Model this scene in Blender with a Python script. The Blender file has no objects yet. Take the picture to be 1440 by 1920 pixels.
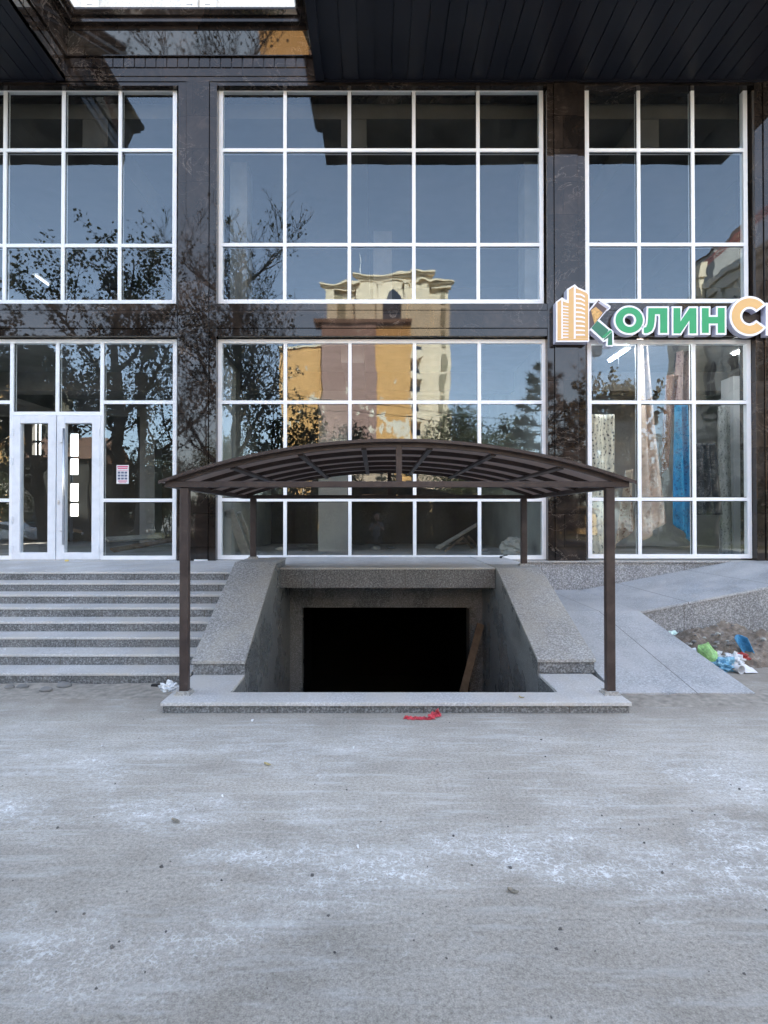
import bpy, bmesh, math, random
from mathutils import Vector, Matrix, noise as mnoise
C = bpy.context.scene.collection
PI = math.pi
FPX, CX, EYE, TH = 1100.0, 703.0, 1.6, math.atan(12 / 1100)
GY = 10.0            # plane of the glass

def at(px, py, Y):
    """a point of the facade / yard whose distance Y is known"""
    u, v = (px - CX) / FPX, (960 - py) / FPX
    k = Y / (math.cos(TH) - v * math.sin(TH))
    return Vector((u * k, Y, EYE + (math.sin(TH) + v * math.cos(TH)) * k))
def mir(px, py, D):
    """real place of something the glass shows at path length D"""
    p = at(px, py, D)
    return Vector((p.x, 2 * GY - D, p.z))
def S(r, g, b):
    f = lambda c: (c / 255 / 12.92) if c / 255 <= 0.04045 else ((c / 255 + 0.055) / 1.055) ** 2.4
    return (f(r), f(g), f(b), 1)

# ---------------------------------------------------------------- objects
ROOT = {}
def tag(o, label=None, cat=None, group=None, kind=None):
    for k, v in (('label', label), ('category', cat), ('group', group), ('kind', kind)):
        if v: o[k] = v
    return o
def thing(name, label, cat, loc=(0, 0, 0), group=None):
    o = bpy.data.objects.new(name, None); C.objects.link(o)
    o.location = loc; o.empty_display_size = .2
    ROOT[o.name] = Vector(loc)
    return tag(o, label, cat, group)

class MB:
    def __init__(s): s.v = []; s.f = []; s.mi = []
    def add(s, verts, faces, mi=0):
        n = len(s.v); s.v += [tuple(q) for q in verts]
        s.f += [tuple(i + n for i in f) for f in faces]; s.mi += [mi] * len(faces); return s
    def box(s, x0, x1, y0, y1, z0, z1, mi=0):
        v = [(x, y, z) for z in (z0, z1) for y in (y0, y1) for x in (x0, x1)]
        return s.add(v, [(0, 2, 3, 1), (4, 5, 7, 6), (0, 1, 5, 4), (2, 6, 7, 3), (0, 4, 6, 2), (1, 3, 7, 5)], mi)
    def prism(s, pts, d, mi=0, caps=True):
        """closed polygon of 3-D points pushed along d"""
        n = len(pts); d = Vector(d); a = [Vector(p) for p in pts]; b = [p + d for p in a]
        f = [(i, (i + 1) % n, (i + 1) % n + n, i + n) for i in range(n)]
        if caps: f += [tuple(range(n))[::-1], tuple(range(n, 2 * n))]
        return s.add(a + b, f, mi)
    def tube(s, path, rad, n=6, mi=0, cap=True):
        path = [Vector(p) for p in path]
        if not isinstance(rad, (list, tuple)): rad = [rad] * len(path)
        vs = []; up = Vector((0.31, 0.17, 1)).normalized()
        for i, p in enumerate(path):
            t = (path[min(i + 1, len(path) - 1)] - path[max(i - 1, 0)])
            t = t.normalized() if t.length > 1e-9 else Vector((0, 0, 1))
            a = t.cross(up)
            if a.length < .05: a = t.cross(Vector((1, 0, 0)))
            a.normalize(); b = t.cross(a)
            for k in range(n):
                w = 2 * PI * k / n
                vs.append(p + (a * math.cos(w) + b * math.sin(w)) * rad[i])
        f = [(i * n + k, i * n + (k + 1) % n, (i + 1) * n + (k + 1) % n, (i + 1) * n + k)
             for i in range(len(path) - 1) for k in range(n)]
        if cap: f += [tuple(range(n))[::-1], tuple(range((len(path) - 1) * n, len(path) * n))]
        return s.add(vs, f, mi)
    def grid(s, fn, nu, nv, mi=0):
        vs = [fn(i / nu, j / nv) for j in range(nv + 1) for i in range(nu + 1)]
        f = [(j * (nu + 1) + i, j * (nu + 1) + i + 1, (j + 1) * (nu + 1) + i + 1, (j + 1) * (nu + 1) + i)
             for j in range(nv) for i in range(nu)]
        return s.add(vs, f, mi)
    def ball(s, c, r, seed=0, rough=.25, n=10, m=7, fq=2.2, mi=0):
        c = Vector(c); r = Vector(r) if not isinstance(r, (int, float)) else Vector((r, r, r))
        vs = []
        for j in range(m + 1):
            th = PI * j / m
            for i in range(n):
                ph = 2 * PI * i / n
                d = Vector((math.sin(th) * math.cos(ph), math.sin(th) * math.sin(ph), math.cos(th)))
                k = 1 + rough * mnoise.noise(d * fq + Vector((seed * 7.3, seed * 3.1, 0)))
                vs.append(c + Vector((d.x * r.x, d.y * r.y, d.z * r.z)) * k)
        f = [(j * n + i, j * n + (i + 1) % n, (j + 1) * n + (i + 1) % n, (j + 1) * n + i) for j in range(m) for i in range(n)]
        return s.add(vs, f, mi)
    def build(s, name, mats, parent=None, smooth=False, bevel=0, solid=0, label=None):
        me = bpy.data.meshes.new(name)
        off = Vector((0, 0, 0))
        if parent is not None:
            off = ROOT[parent.name]
        me.from_pydata([tuple(Vector(q) - off) for q in s.v], [], s.f)
        mats = mats if isinstance(mats, (list, tuple)) else [mats]
        for m in mats: me.materials.append(m)
        if len(mats) > 1: me.polygons.foreach_set('material_index', s.mi)
        bm = bmesh.new(); bm.from_mesh(me)
        if len(bm.faces) < 20000: bmesh.ops.recalc_face_normals(bm, faces=bm.faces)
        bm.to_mesh(me); bm.free()
        if smooth: me.polygons.foreach_set('use_smooth', [True] * len(me.polygons))
        me.update()
        o = bpy.data.objects.new(name, me); C.objects.link(o)
        if parent is not None:
            o.parent = parent; ROOT[o.name] = off
        else:
            ROOT[o.name] = Vector((0, 0, 0))
        if bevel:
            b = o.modifiers.new('bevel', 'BEVEL'); b.width = bevel; b.segments = 2; b.limit_method = 'ANGLE'; b.angle_limit = .6
        if solid:
            b = o.modifiers.new('solid', 'SOLIDIFY'); b.thickness = solid; b.offset = 0
        if label: o['label'] = label
        return o
    def base(s):
        """move a top-level mesh's origin to its base; call before build -> returns location"""
        xs = [q[0] for q in s.v]; ys = [q[1] for q in s.v]; zs = [q[2] for q in s.v]
        return Vector(((min(xs) + max(xs)) / 2, (min(ys) + max(ys)) / 2, min(zs)))
def solo(mb, name, mats, label, cat, group=None, kind=None, **kw):
    """a thing that is a single mesh, its origin at its base"""
    b = mb.base(); mb.v = [tuple(Vector(q) - b) for q in mb.v]
    o = mb.build(name, mats, None, **kw); o.location = b
    return tag(o, label, cat, group, kind)
def copy_thing(o, loc=None, rot=None, scale=None, label=None):
    def rec(q, par):
        c = q.copy(); C.objects.link(c)
        if par is not None: c.parent = par
        for ch in q.children: rec(ch, c)
        return c
    c = rec(o, None)
    if loc is not None: c.location = loc
    if rot is not None: c.rotation_euler = rot
    if scale is not None: c.scale = scale
    if label: c['label'] = label
    return c
def holes(mb, ax, a0, a1, b0, b1, t0, t1, hs, mi=0):
    """a slab in the plane ax ('xz','yz','xy') with rectangular holes hs = (a0,a1,b0,b1)"""
    A = sorted({a0, a1} | {q for h in hs for q in h[:2] if a0 < q < a1})
    B = sorted({b0, b1} | {q for h in hs for q in h[2:] if b0 < q < b1})
    na, nb = len(A) - 1, len(B) - 1
    fill = [[not any(h[0] <= (A[i] + A[i + 1]) / 2 <= h[1] and h[2] <= (B[j] + B[j + 1]) / 2 <= h[3] for h in hs)
             for j in range(nb)] for i in range(na)]
    def P(a, b, t):
        return {'xz': (a, t, b), 'yz': (t, a, b), 'xy': (a, b, t)}[ax]
    vs = {}; V = []; Fc = []
    def vid(i, j, k):
        key = (i, j, k)
        if key not in vs:
            vs[key] = len(V); V.append(P(A[i], B[j], (t0, t1)[k]))
        return vs[key]
    for i in range(na):
        for j in range(nb):
            if not fill[i][j]: continue
            for k in (0, 1):
                Fc.append((vid(i, j, k), vid(i + 1, j, k), vid(i + 1, j + 1, k), vid(i, j + 1, k)))
            for (di, dj, e) in ((-1, 0, ((i, j), (i, j + 1))), (1, 0, ((i + 1, j), (i + 1, j + 1))),
                                (0, -1, ((i, j), (i + 1, j))), (0, 1, ((i, j + 1), (i + 1, j + 1)))):
                ii, jj = i + di, j + dj
                if not (0 <= ii < na and 0 <= jj < nb and fill[ii][jj]):
                    (p, q), (r, w) = e
                    Fc.append((vid(p, q, 0), vid(r, w, 0), vid(r, w, 1), vid(p, q, 1)))
    return mb.add(V, Fc, mi)

# ---------------------------------------------------------------- materials
class NT:
    def __init__(s, name):
        s.m = bpy.data.materials.new(name); s.m.use_nodes = True
        s.t = s.m.node_tree; s.t.nodes.clear()
        s.out = s.t.nodes.new('ShaderNodeOutputMaterial')
        s.pos = s.n('ShaderNodeNewGeometry').outputs['Position']
    def n(s, ty, ins=None, **attrs):
        q = s.t.nodes.new(ty)
        for k, v in attrs.items(): setattr(q, k, v)
        for k, v in (ins or {}).items():
            if hasattr(v, 'is_output'): s.t.links.new(v, q.inputs[k])
            else: q.inputs[k].default_value = v
        return q
    def map(s, sc=(1, 1, 1), loc=(0, 0, 0), rot=(0, 0, 0), vec=None):
        return s.n('ShaderNodeMapping', {'Vector': vec or s.pos, 'Scale': sc, 'Location': loc, 'Rotation': rot}).outputs[0]
    def noise(s, scale, detail=2, rough=.5, vec=None, dist=0):
        return s.n('ShaderNodeTexNoise', {'Vector': vec or s.pos, 'Scale': scale, 'Detail': detail, 'Roughness': rough, 'Distortion': dist}).outputs[0]
    def vor(s, scale, vec=None, feature='F1', out='Distance'):
        return s.n('ShaderNodeTexVoronoi', {'Vector': vec or s.pos, 'Scale': scale}, feature=feature).outputs[out]
    def ramp(s, fac, stops):
        r = s.n('ShaderNodeValToRGB', {'Fac': fac}); e = r.color_ramp.elements
        while len(e) < len(stops): e.new(.5)
        for q, (p, c) in zip(e, stops):
            q.position = p; q.color = c if isinstance(c, (tuple, list)) else (c, c, c, 1)
        return r.outputs[0]
    def mix(s, fac, a, b, mode='MIX'):
        q = s.n('ShaderNodeMix', {}, data_type='RGBA', blend_type=mode)
        for sock, v in ((q.inputs[0], fac), (q.inputs[6], a), (q.inputs[7], b)):
            if hasattr(v, 'links') and not isinstance(v, (tuple, list)): s.t.links.new(v, sock)
            else: sock.default_value = v
        return q.outputs[2]
    def math(s, op, a, b=0.0, c=0.0):
        q = s.n('ShaderNodeMath', {0: a, 1: b, 2: c}, operation=op); return q.outputs[0]
    def sep(s, vec=None):
        return s.n('ShaderNodeSeparateXYZ', {0: vec or s.pos}).outputs
    def bump(s, h, strength=.3, dist=.01, normal=None):
        d = {'Height': h, 'Strength': strength, 'Distance': dist}
        if normal is not None: d['Normal'] = normal
        return s.n('ShaderNodeBump', d).outputs[0]
    def bsdf(s, col, rough=.5, normal=None, **kw):
        d = {'Base Color': col, 'Roughness': rough}
        if normal is not None: d['Normal'] = normal
        for k, v in kw.items(): d[k.replace('_', ' ')] = v
        b = s.n('ShaderNodeBsdfPrincipled', d)
        s.t.links.new(b.outputs[0], s.out.inputs[0]); return s.m
    def shader(s, sock):
        s.t.links.new(sock, s.out.inputs[0]); return s.m

def simple(name, col, rough=.5, var=.12, scale=6, **kw):
    g = NT(name); nz = g.noise(scale, 4, .6)
    k = g.ramp(nz, [(.3, (1 - var,) * 3 + (1,)), (.7, (1 + var * .3,) * 3 + (1,))])
    return g.bsdf(g.mix(1.0, col, k, 'MULTIPLY'), rough, **kw)

def granite(name, tint=(1, 1, 1), dust=.25, rough=.4, bright=1.0, joint=None, contrast=1.0, dcol=(.46, .445, .415, 1)):
    g = NT(name)
    w = g.n('ShaderNodeVectorMath', {0: g.pos, 1: g.n('ShaderNodeVectorMath', {0: g.n('ShaderNodeTexNoise', {'Vector': g.pos, 'Scale': 60.0}).outputs[1], 3: .02}, operation='SCALE').outputs[0]}, operation='ADD').outputs[0]
    a = g.noise(58, 2, .6, vec=w); b = g.noise(30, 3, .6); cc = g.noise(1.4, 4, .6)
    f = lambda v: (v * tint[0] * bright, v * tint[1] * bright, v * tint[2] * bright, 1)
    c = g.ramp(a, [(.34, f(.05)), (.46, f(.17)), (.54, f(.33)), (.64, f(.60))])
    c = g.mix(g.ramp(b, [(.52, 0.0), (.66, .6)]), c, f(.10))
    if contrast < 1: c = g.mix(1 - contrast, c, f(.27))
    c = g.mix(1.0, c, g.ramp(cc, [(.3, (.80,) * 3 + (1,)), (.7, (1.12,) * 3 + (1,))]), 'MULTIPLY')
    d = g.noise(2.6, 5, .65, vec=g.map((1, .6, .6)))
    c = g.mix(g.ramp(d, [(.42, dust * .25), (.62, dust)]), c, dcol)
    if joint:
        x, y, z = g.sep()
        t = g.math('PINGPONG', g.math('ADD', x, 50.0), joint / 2)
        c = g.mix(g.math('LESS_THAN', t, .004), c, (.09, .08, .07, 1))
    nrm = g.bump(a, .12, .002)
    return g.bsdf(c, g.ramp(d, [(.4, rough), (.65, min(1, rough + .3))]), nrm)

# polished dark brown marble of the shop front
def marble(name, joints=True, rough=.012):
    g = NT(name)
    x, y, z = g.sep()
    h = g.math('ADD', x, y)
    vec = g.n('ShaderNodeCombineXYZ', {0: h, 1: z, 2: 0.0}).outputs[0]
    br = g.n('ShaderNodeTexBrick', {'Vector': vec, 'Scale': 1.0, 'Mortar Size': .0035, 'Brick Width': 1.35, 'Row Height': .56,
             'Color1': (.55, .55, .55, 1), 'Color2': (1.25, 1.2, 1.15, 1), 'Mortar': (.3, .3, .3, 1), 'Mortar Smooth': 0.0, 'Bias': 0.0}, offset=.37)
    cloud = g.noise(1.7, 6, .65, dist=.8)
    c = g.ramp(cloud, [(.25, (.010, .0075, .0065, 1)), (.5, (.022, .017, .0145, 1)), (.72, (.05, .037, .03, 1)), (.9, (.085, .065, .052, 1))])
    v1 = g.math('ABSOLUTE', g.math('SUBTRACT', g.noise(1.25, 7, .62, dist=1.6, vec=g.map((1, 1, 1.5), (3, 9, 1))), .5))
    v2 = g.math('ABSOLUTE', g.math('SUBTRACT', g.noise(3.2, 5, .6, dist=1.2, vec=g.map((1, 1, .7), (8, 2, 5))), .5))
    msk = g.ramp(g.noise(.8, 3, .5, vec=g.map((1, 1, 1), (0, 5, 9))), [(.45, 0.0), (.62, 1.0)])
    c = g.mix(g.math('MULTIPLY', g.ramp(v1, [(.0, .7), (.004, .3), (.012, 0.0)]), msk), c, (.24, .20, .17, 1))
    c = g.mix(g.math('MULTIPLY', g.ramp(v2, [(.0, .3), (.006, .1), (.015, 0.0)]), g.ramp(cloud, [(.55, 0.0), (.72, 1.0)])), c, (.16, .125, .10, 1))
    if joints: c = g.mix(1.0, c, br.outputs[0], 'MULTIPLY')
    rg = g.ramp(g.noise(2.0, 4, .6), [(.35, rough), (.7, rough + .025)])
    hb = g.noise(1.1, 1, .4)
    nrm = g.bump(hb, .5, .003)
    return g.bsdf(c, rg, nrm, Specular_IOR_Level=.42)

M = {}
M['marble'] = marble('polished_brown_marble')
M['granite'] = granite('grey_granite', tint=(.96, 1, 1.035), dust=.15, joint=1.2, bright=.58, contrast=.78)  # base darkened for upright faces, their shade put into the colour
M['granite_cap'] = granite('grey_granite_dusty', dust=.65, bright=1.25, contrast=.6, dcol=(.42, .39, .335, 1))
M['granite_ramp'] = granite('ramp_granite', tint=(.95, 1, 1.05), dust=.75, bright=1.3, joint=1.15, contrast=.5, dcol=(.50, .50, .50, 1))
M['granite_tread'] = granite('tread_granite', dust=.8, bright=2.0, contrast=.28, dcol=(.54, .51, .465, 1))  # dust, plus sky light from above put into the paler base
M['granite_inner'] = granite('polished_granite', tint=(.8, .84, .86), dust=.22, bright=.75, rough=.18, contrast=.6)
M['plinth'] = granite('plinth_granite', tint=(.97, 1, 1.03), dust=.15, bright=1.02, joint=1.2, contrast=.62)
M['upvc'] = simple('white_window_frame', (.86, .87, .88, 1), .32, .05, 3)
M['bar_white'] = simple('white_door_frame', (.76, .78, .82, 1), .35, .08, 9)
M['steel'] = simple('brushed_steel', (.62, .64, .66, 1), .3, .05, 30, Metallic=1.0)
M['black_gap'] = simple('black_seal', (.006, .006, .007, 1), .6)
M['soffit'] = simple('dark_soffit_board', (.0085, .0095, .016, 1), .38, .15, 2, Specular_IOR_Level=.45)
M['cornice'] = M['marble']
M['conc'] = simple('rough_concrete', (.22, .215, .205, 1), .85, .35, 1.3)
M['plaster'] = simple('pale_plaster', (.42, .42, .38, 1), .85, .25, 1.1)
M['dark_wall'] = simple('dark_brown_wall', (.075, .068, .058, 1), .9, .4, .8)
M['shop_wall'] = simple('shop_wall_paint', (.50, .52, .54, 1), .8, .1, .8)
M['floor_in'] = simple('dusty_floor', (.34, .33, .31, 1), .9, .35, 1.0)
M['black'] = simple('basement_black', (.004, .004, .004, 1), 1.0, 0)  # near-black walls, the darkness of the basement put into the colour
M['wood'] = simple('weathered_wood', (.19, .135, .09, 1), .8, .45, 9)
M['wood_pale'] = simple('pale_timber', (.42, .40, .35, 1), .8, .3, 7)
M['paper'] = simple('white_paper', (.72, .72, .72, 1), .6, .12, 14)

# canopy metal: brown paint with wear
g = NT('brown_painted_steel')
a = g.noise(9, 5, .65); b = g.noise(2.3, 4, .6)
c = g.ramp(a, [(.3, (.030, .019, .0165, 1)), (.6, (.050, .033, .028, 1)), (.8, (.085, .062, .052, 1))])
c = g.mix(g.ramp(b, [(.55, 0.0), (.75, .5)]), c, (.11, .085, .07, 1))
M['brown'] = g.bsdf(c, .48, g.bump(a, .15, .003))
g = NT('smoked_polycarbonate')
a = g.noise(3, 5, .6)
dif = g.n('ShaderNodeBsdfPrincipled', {'Base Color': g.ramp(a, [(.3, (.17, .15, .14, 1)), (.7, (.26, .23, .22, 1))]), 'Roughness': .3})
tr = g.n('ShaderNodeBsdfTranslucent', {'Color': (.44, .375, .34, 1)})
mx = g.n('ShaderNodeMixShader', {0: .6}); g.t.links.new(dif.outputs[0], mx.inputs[1]); g.t.links.new(tr.outputs[0], mx.inputs[2])
M['poly'] = g.shader(mx.outputs[0])

# reflective shop-front glass
g = NT('shop_front_glass')
x, y, z = g.sep()
h1 = g.noise(.55, 2, .5); h2 = g.noise(2.6, 1, .4)
nr = g.bump(h2, 1.0, .0009, g.bump(h1, 1.0, .0042))
lw = g.n('ShaderNodeLayerWeight', {'Blend': .5}).outputs['Facing']
fac = g.math('ADD', g.math('MULTIPLY', g.math('POWER', lw, 4.0), .75), .088)
gl = g.n('ShaderNodeBsdfGlossy', {'Color': (.76, .90, 1.0, 1), 'Roughness': 0.0, 'Normal': nr})
tp = g.n('ShaderNodeBsdfTransparent', {'Color': (.88, .905, .895, 1)})
mx = g.n('ShaderNodeMixShader', {0: fac}); g.t.links.new(tp.outputs[0], mx.inputs[1]); g.t.links.new(gl.outputs[0], mx.inputs[2])
dd = g.n('ShaderNodeBsdfDiffuse', {'Color': (.5, .5, .48, 1)})
dm = g.math('MULTIPLY', g.ramp(g.noise(1.2, 5, .65), [(.4, 0.0), (.8, 1.0)]), .035)
m2 = g.n('ShaderNodeMixShader', {0: dm}); g.t.links.new(mx.outputs[0], m2.inputs[1]); g.t.links.new(dd.outputs[0], m2.inputs[2])
M['glass'] = g.shader(m2.outputs[0])

# dusty concrete yard
g = NT('dusty_concrete_ground')
x, y, z = g.sep()
big = g.noise(.55, 4, .6); med = g.noise(2.4, 5, .65, vec=g.map((.7, 1.6, 1))); fine = g.noise(55, 3, .7); grit = g.noise(160, 2, .6)
streak = g.noise(3.0, 5, .65, vec=g.map((.55, 4.5, 1)))
c = g.ramp(big, [(.3, (.325, .304, .268, 1)), (.55, (.40, .376, .333, 1)), (.75, (.45, .424, .378, 1))])
c = g.mix(1.0, c, g.ramp(med, [(.3, (.84, .83, .81, 1)), (.7, (1.10, 1.10, 1.10, 1))]), 'MULTIPLY')
c = g.mix(1.0, c, g.ramp(fine, [(.3, (.66, .66, .65, 1)), (.5, (1, 1, 1, 1)), (.72, (1.26, 1.26, 1.26, 1))]), 'MULTIPLY')
c = g.mix(1.0, c, g.ramp(grit, [(.3, (.74, .73, .72, 1)), (.7, (1.22, 1.22, 1.22, 1))]), 'MULTIPLY')
c = g.mix(g.ramp(streak, [(.52, 0.0), (.72, .5)]), c, (.58, .58, .56, 1))
# pale worm-like bloom
wv = g.n('ShaderNodeVectorMath', {0: g.pos, 1: g.n('ShaderNodeVectorMath', {0: g.n('ShaderNodeTexNoise', {'Vector': g.pos, 'Scale': 22.0, 'Detail': 4.0}).outputs[1], 3: .075}, operation='SCALE').outputs[0]}, operation='ADD').outputs[0]
cell = g.vor(40, vec=wv, feature='DISTANCE_TO_EDGE')
worm = g.math('MULTIPLY', g.ramp(cell, [(.0, 1.0), (.07, .8), (.17, 0.0)]), g.ramp(g.noise(19, 5, .8), [(.44, 0.0), (.60, 1.0)]))
patch = g.ramp(g.noise(.95, 8, .72, vec=g.map((.75, 1.5, 1), (4.3, 1.7, 0))), [(.48, 0.0), (.66, 1.0)])
near = g.n('ShaderNodeMapRange', {0: y, 1: 4.9, 2: 3.4, 3: .25, 4: 1.0}).outputs[0]
foot = g.n('ShaderNodeMapRange', {0: g.math('ADD', y, g.noise(1.3, 3, .6)), 1: 2.6, 2: 3.9, 3: .72, 4: 1.0}).outputs[0]  # vignette painted into the ground colour, darker near the camera
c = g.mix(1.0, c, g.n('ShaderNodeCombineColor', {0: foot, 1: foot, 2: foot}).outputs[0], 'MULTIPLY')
near = g.math('MULTIPLY', near, g.n('ShaderNodeMapRange', {0: y, 1: 1.9, 2: 2.7, 3: .25, 4: 1.0}).outputs[0])
pm = g.math('MULTIPLY', g.math('MULTIPLY', patch, near), g.math('ADD', g.math('MULTIPLY', worm, .85), .17))
c = g.mix(pm, c, (.82, .85, .86, 1))
# brown dirt lying along the foot of the steps and the ramp
dirt = g.math('MULTIPLY', g.n('ShaderNodeMapRange', {0: g.math('ADD', y, g.math('MULTIPLY', g.noise(1.6, 4, .6), 1.2)), 1: 4.9, 2: 5.9, 3: 0.0, 4: 1.0}).outputs[0], .75)
dirt = g.math('MULTIPLY', dirt, g.ramp(g.noise(3.3, 4, .65), [(.3, .25), (.6, 1.0)]))
c = g.mix(dirt, c, (.235, .205, .165, 1))
M['ground'] = g.bsdf(c, .92, g.bump(g.math('ADD', g.math('MULTIPLY', fine, .6), g.math('ADD', med, g.math('MULTIPLY', pm, .3))), .45, .012))

g = NT('brown_dirt'); a = g.noise(14, 5, .7); b = g.noise(3, 4, .6)
c = g.ramp(a, [(.3, (.12, .098, .075, 1)), (.55, (.235, .195, .155, 1)), (.75, (.40, .365, .31, 1))])
c = g.mix(1.0, c, g.ramp(b, [(.3, (.75, .75, .75, 1)), (.7, (1.2, 1.2, 1.2, 1))]), 'MULTIPLY')
M['dirt'] = g.bsdf(c, .95, g.bump(a, .9, .03))

def bagmat(name, col, tcol=None):
    g = NT(name)
    a = g.noise(16, 4, .6)
    c = g.mix(1.0, col, g.ramp(a, [(.3, (.55, .55, .55, 1)), (.6, (1.15, 1.15, 1.15, 1))]), 'MULTIPLY')
    return g.bsdf(c, .35, g.bump(g.noise(30, 3, .6), .8, .02))
def leafmat(name, cols, rough=.6):
    g = NT(name)
    a = g.noise(1.3, 3, .6); b = g.noise(9, 2, .5)
    c = g.ramp(a, [(.3 + .4 * i / max(1, len(cols) - 1), q) for i, q in enumerate(cols)])
    c = g.mix(1.0, c, g.ramp(b, [(.3, (.6, .6, .6, 1)), (.7, (1.3, 1.3, 1.3, 1))]), 'MULTIPLY')
    d = g.n('ShaderNodeBsdfPrincipled', {'Base Color': c, 'Roughness': rough})
    t = g.n('ShaderNodeBsdfTranslucent', {'Color': c})
    mx = g.n('ShaderNodeMixShader', {0: .25}); g.t.links.new(d.outputs[0], mx.inputs[1]); g.t.links.new(t.outputs[0], mx.inputs[2])
    return g.shader(mx.outputs[0])
M['bark'] = simple('grey_bark', (.13, .115, .095, 1), .9, .45, 8)
M['leaf_green'] = leafmat('plane_leaf', [(.07, .085, .04, 1), (.10, .115, .05, 1), (.17, .14, .065, 1)])
M['leaf_dark'] = leafmat('dark_leaf', [(.04, .056, .032, 1), (.07, .085, .042, 1)])
M['leaf_bush'] = leafmat('bush_leaf', [(.05, .065, .025, 1), (.10, .11, .045, 1)])
M['leaf_autumn'] = leafmat('autumn_leaf', [(.11, .075, .03, 1), (.20, .125, .045, 1), (.13, .12, .05, 1)])
M['needle'] = leafmat('pine_needle', [(.035, .05, .036, 1), (.05, .07, .045, 1)])
# ================================================================ the shop building
MY = 9.85            # marble face
FYF, FYB = 9.975, 10.075   # window frames front / back
XF = lambda px, py=600, Y=FYF: at(px, py, Y).x
ZF = lambda py, Y=FYF: at(703, py, Y).z
ZL = .89             # shop floor / landing
rnd = random.Random(5)

shop = thing('shop_building', 'two storey shop building clad in dark polished marble with white gridded shop windows', 'building', (0, GY, 0))

# piers between the windows (bands proud / recessed by a centimetre)
def pier(px0, px1, bands):
    b = MB()
    xs = [at(p, 600, MY).x for p in (px0, px1)]
    c0, c1 = (at(p, 600, MY).x for p in bands)
    b.box(xs[0], c0, MY, GY + .3, ZL, 8.985)
    b.box(c1, xs[1], MY, GY + .3, ZL, 8.985)
    b.box(c0 + .006, c1 - .006, MY - .022, GY + .3, ZL, 8.985)
    b.build('pier', M['marble'], shop, bevel=.003)
    return xs
p1 = pier(333, 405.5, (348, 392))
p2 = pier(1026.5, 1098, (1039, 1084))
p3 = pier(1417, 1530, (1432, 1515))
Lx = -15.0
def spandrel(x0, x1):
    b = MB()
    za, zb, zc, zd = (at(703, p, MY).z for p in (569, 582, 615.5, 630))
    b.box(x0, x1, MY, GY + .3, zb + .006, za)
    b.box(x0, x1, MY - .02, GY + .3, zc, zb - .006)
    b.box(x0, x1, MY, GY + .3, zd, zc - .004)
    b.box(x0 + .01, x1 - .01, MY + .06, GY + .25, zb - .02, zb + .02)
    b.build('spandrel', M['marble'], shop, bevel=.003)
    h = MB(); h.box(x0, x1, MY + .01, GY + .3, at(703, 163, MY).z + .03, 8.985)
    h.build('lintel', M['marble'], shop)
spandrel(Lx, p1[0] - .004); spandrel(p1[1] + .004, p2[0] - .004); spandrel(p2[1] + .004, p3[0] - .004)
b = MB()
b.box(p3[1] + .004, 16, MY, GY + .3, ZL, 8.985); b.build('wall', M['marble'], shop)

# windows -------------------------------------------------------------
def window(x0, x1, z0, z1, vx, cells, bars, ow=.068, mw=.058, name='window'):
    """outer frame, full-height mullions vx, extra bars (x0,x1,z,'h') or (x,z0,z1,'v'), glass cells"""
    b = MB()
    b.box(x0, x0 + ow, FYF, FYB, z0, z1); b.box(x1 - ow, x1, FYF, FYB, z0, z1)
    b.box(x0 + ow, x1 - ow, FYF + .002, FYB - .002, z0, z0 + ow); b.box(x0 + ow, x1 - ow, FYF + .002, FYB - .002, z1 - ow, z1)
    for x in vx: b.box(x - mw / 2, x + mw / 2, FYF + .001, FYB - .001, z0 + ow, z1 - ow)
    for q in bars:
        if q[3] == 'h': b.box(q[0], q[1], FYF + .003, FYB - .003, q[2] - mw / 2, q[2] + mw / 2)
        else: b.box(q[0] - mw / 2, q[0] + mw / 2, FYF + .002, FYB - .002, q[1], q[2])
    w = b.build(name, M['upvc'], shop)
    gl = MB(); sp = MB()
    for (a, c, d, e) in cells:
        t, s = rnd.uniform(-.0016, .0016), rnd.uniform(-.0012, .0012)
        cx, cz = (a + c) / 2, (d + e) / 2
        f = lambda i, j: (a + (c - a) * i, GY + ((a + (c - a) * i) - cx) * t + ((d + (e - d) * j) - cz) * s, d + (e - d) * j)
        gl.grid(f, 2, 2)
        # seal of the double glazing, seen just behind the pane
        k = .012
        for (q0, q1, r0, r1) in ((a + mw / 2, a + mw / 2 + k, d + mw / 2, e - mw / 2), (c - mw / 2 - k, c - mw / 2, d + mw / 2, e - mw / 2),
                                 (a + mw / 2 + k, c - mw / 2 - k, e - mw / 2 - k, e - mw / 2), (a + mw / 2 + k, c - mw / 2 - k, d + mw / 2, d + mw / 2 + k)):
            sp.box(q0, q1, GY + .006, GY + .022, r0, r1)
    gl.build('pane', M['glass'], w); sp.build('seal', M['black_gap'], w)
    return w
def grid_window(pxs, pys, ow=.07):
    ym = (pys[0] + pys[-1]) / 2
    X = [XF(p, ym) for p in pxs]; Zs = [ZF(p) for p in pys]     # Zs descending
    cells, bars = [], []
    for i in range(len(X) - 1):
        for z in Zs[1:-1]: bars.append((X[i] + (.03 if i else .07), X[i + 1] - .03, z, 'h'))
        for j in range(len(Zs) - 1): cells.append((X[i], X[i + 1], Zs[j + 1], Zs[j]))
    return window(X[0], X[-1], Zs[-1], Zs[0], X[1:-1], cells, bars, ow)
grid_window([410, 534, 655, 776, 896.5, 1019], [163, 281, 458.5, 569])
grid_window([408, 534.5, 656, 777.5, 899, 1024], [636, 754, 937, 1049])
grid_window([-310, -204, -98, 8.5, 118, 224.5, 331], [163, 281, 460, 570])
grid_window([1097, 1198, 1299.5, 1402], [160, 281, 458, 568])
grid_window([1102, 1199.5, 1302, 1409], [637, 754, 936, 1047])
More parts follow.
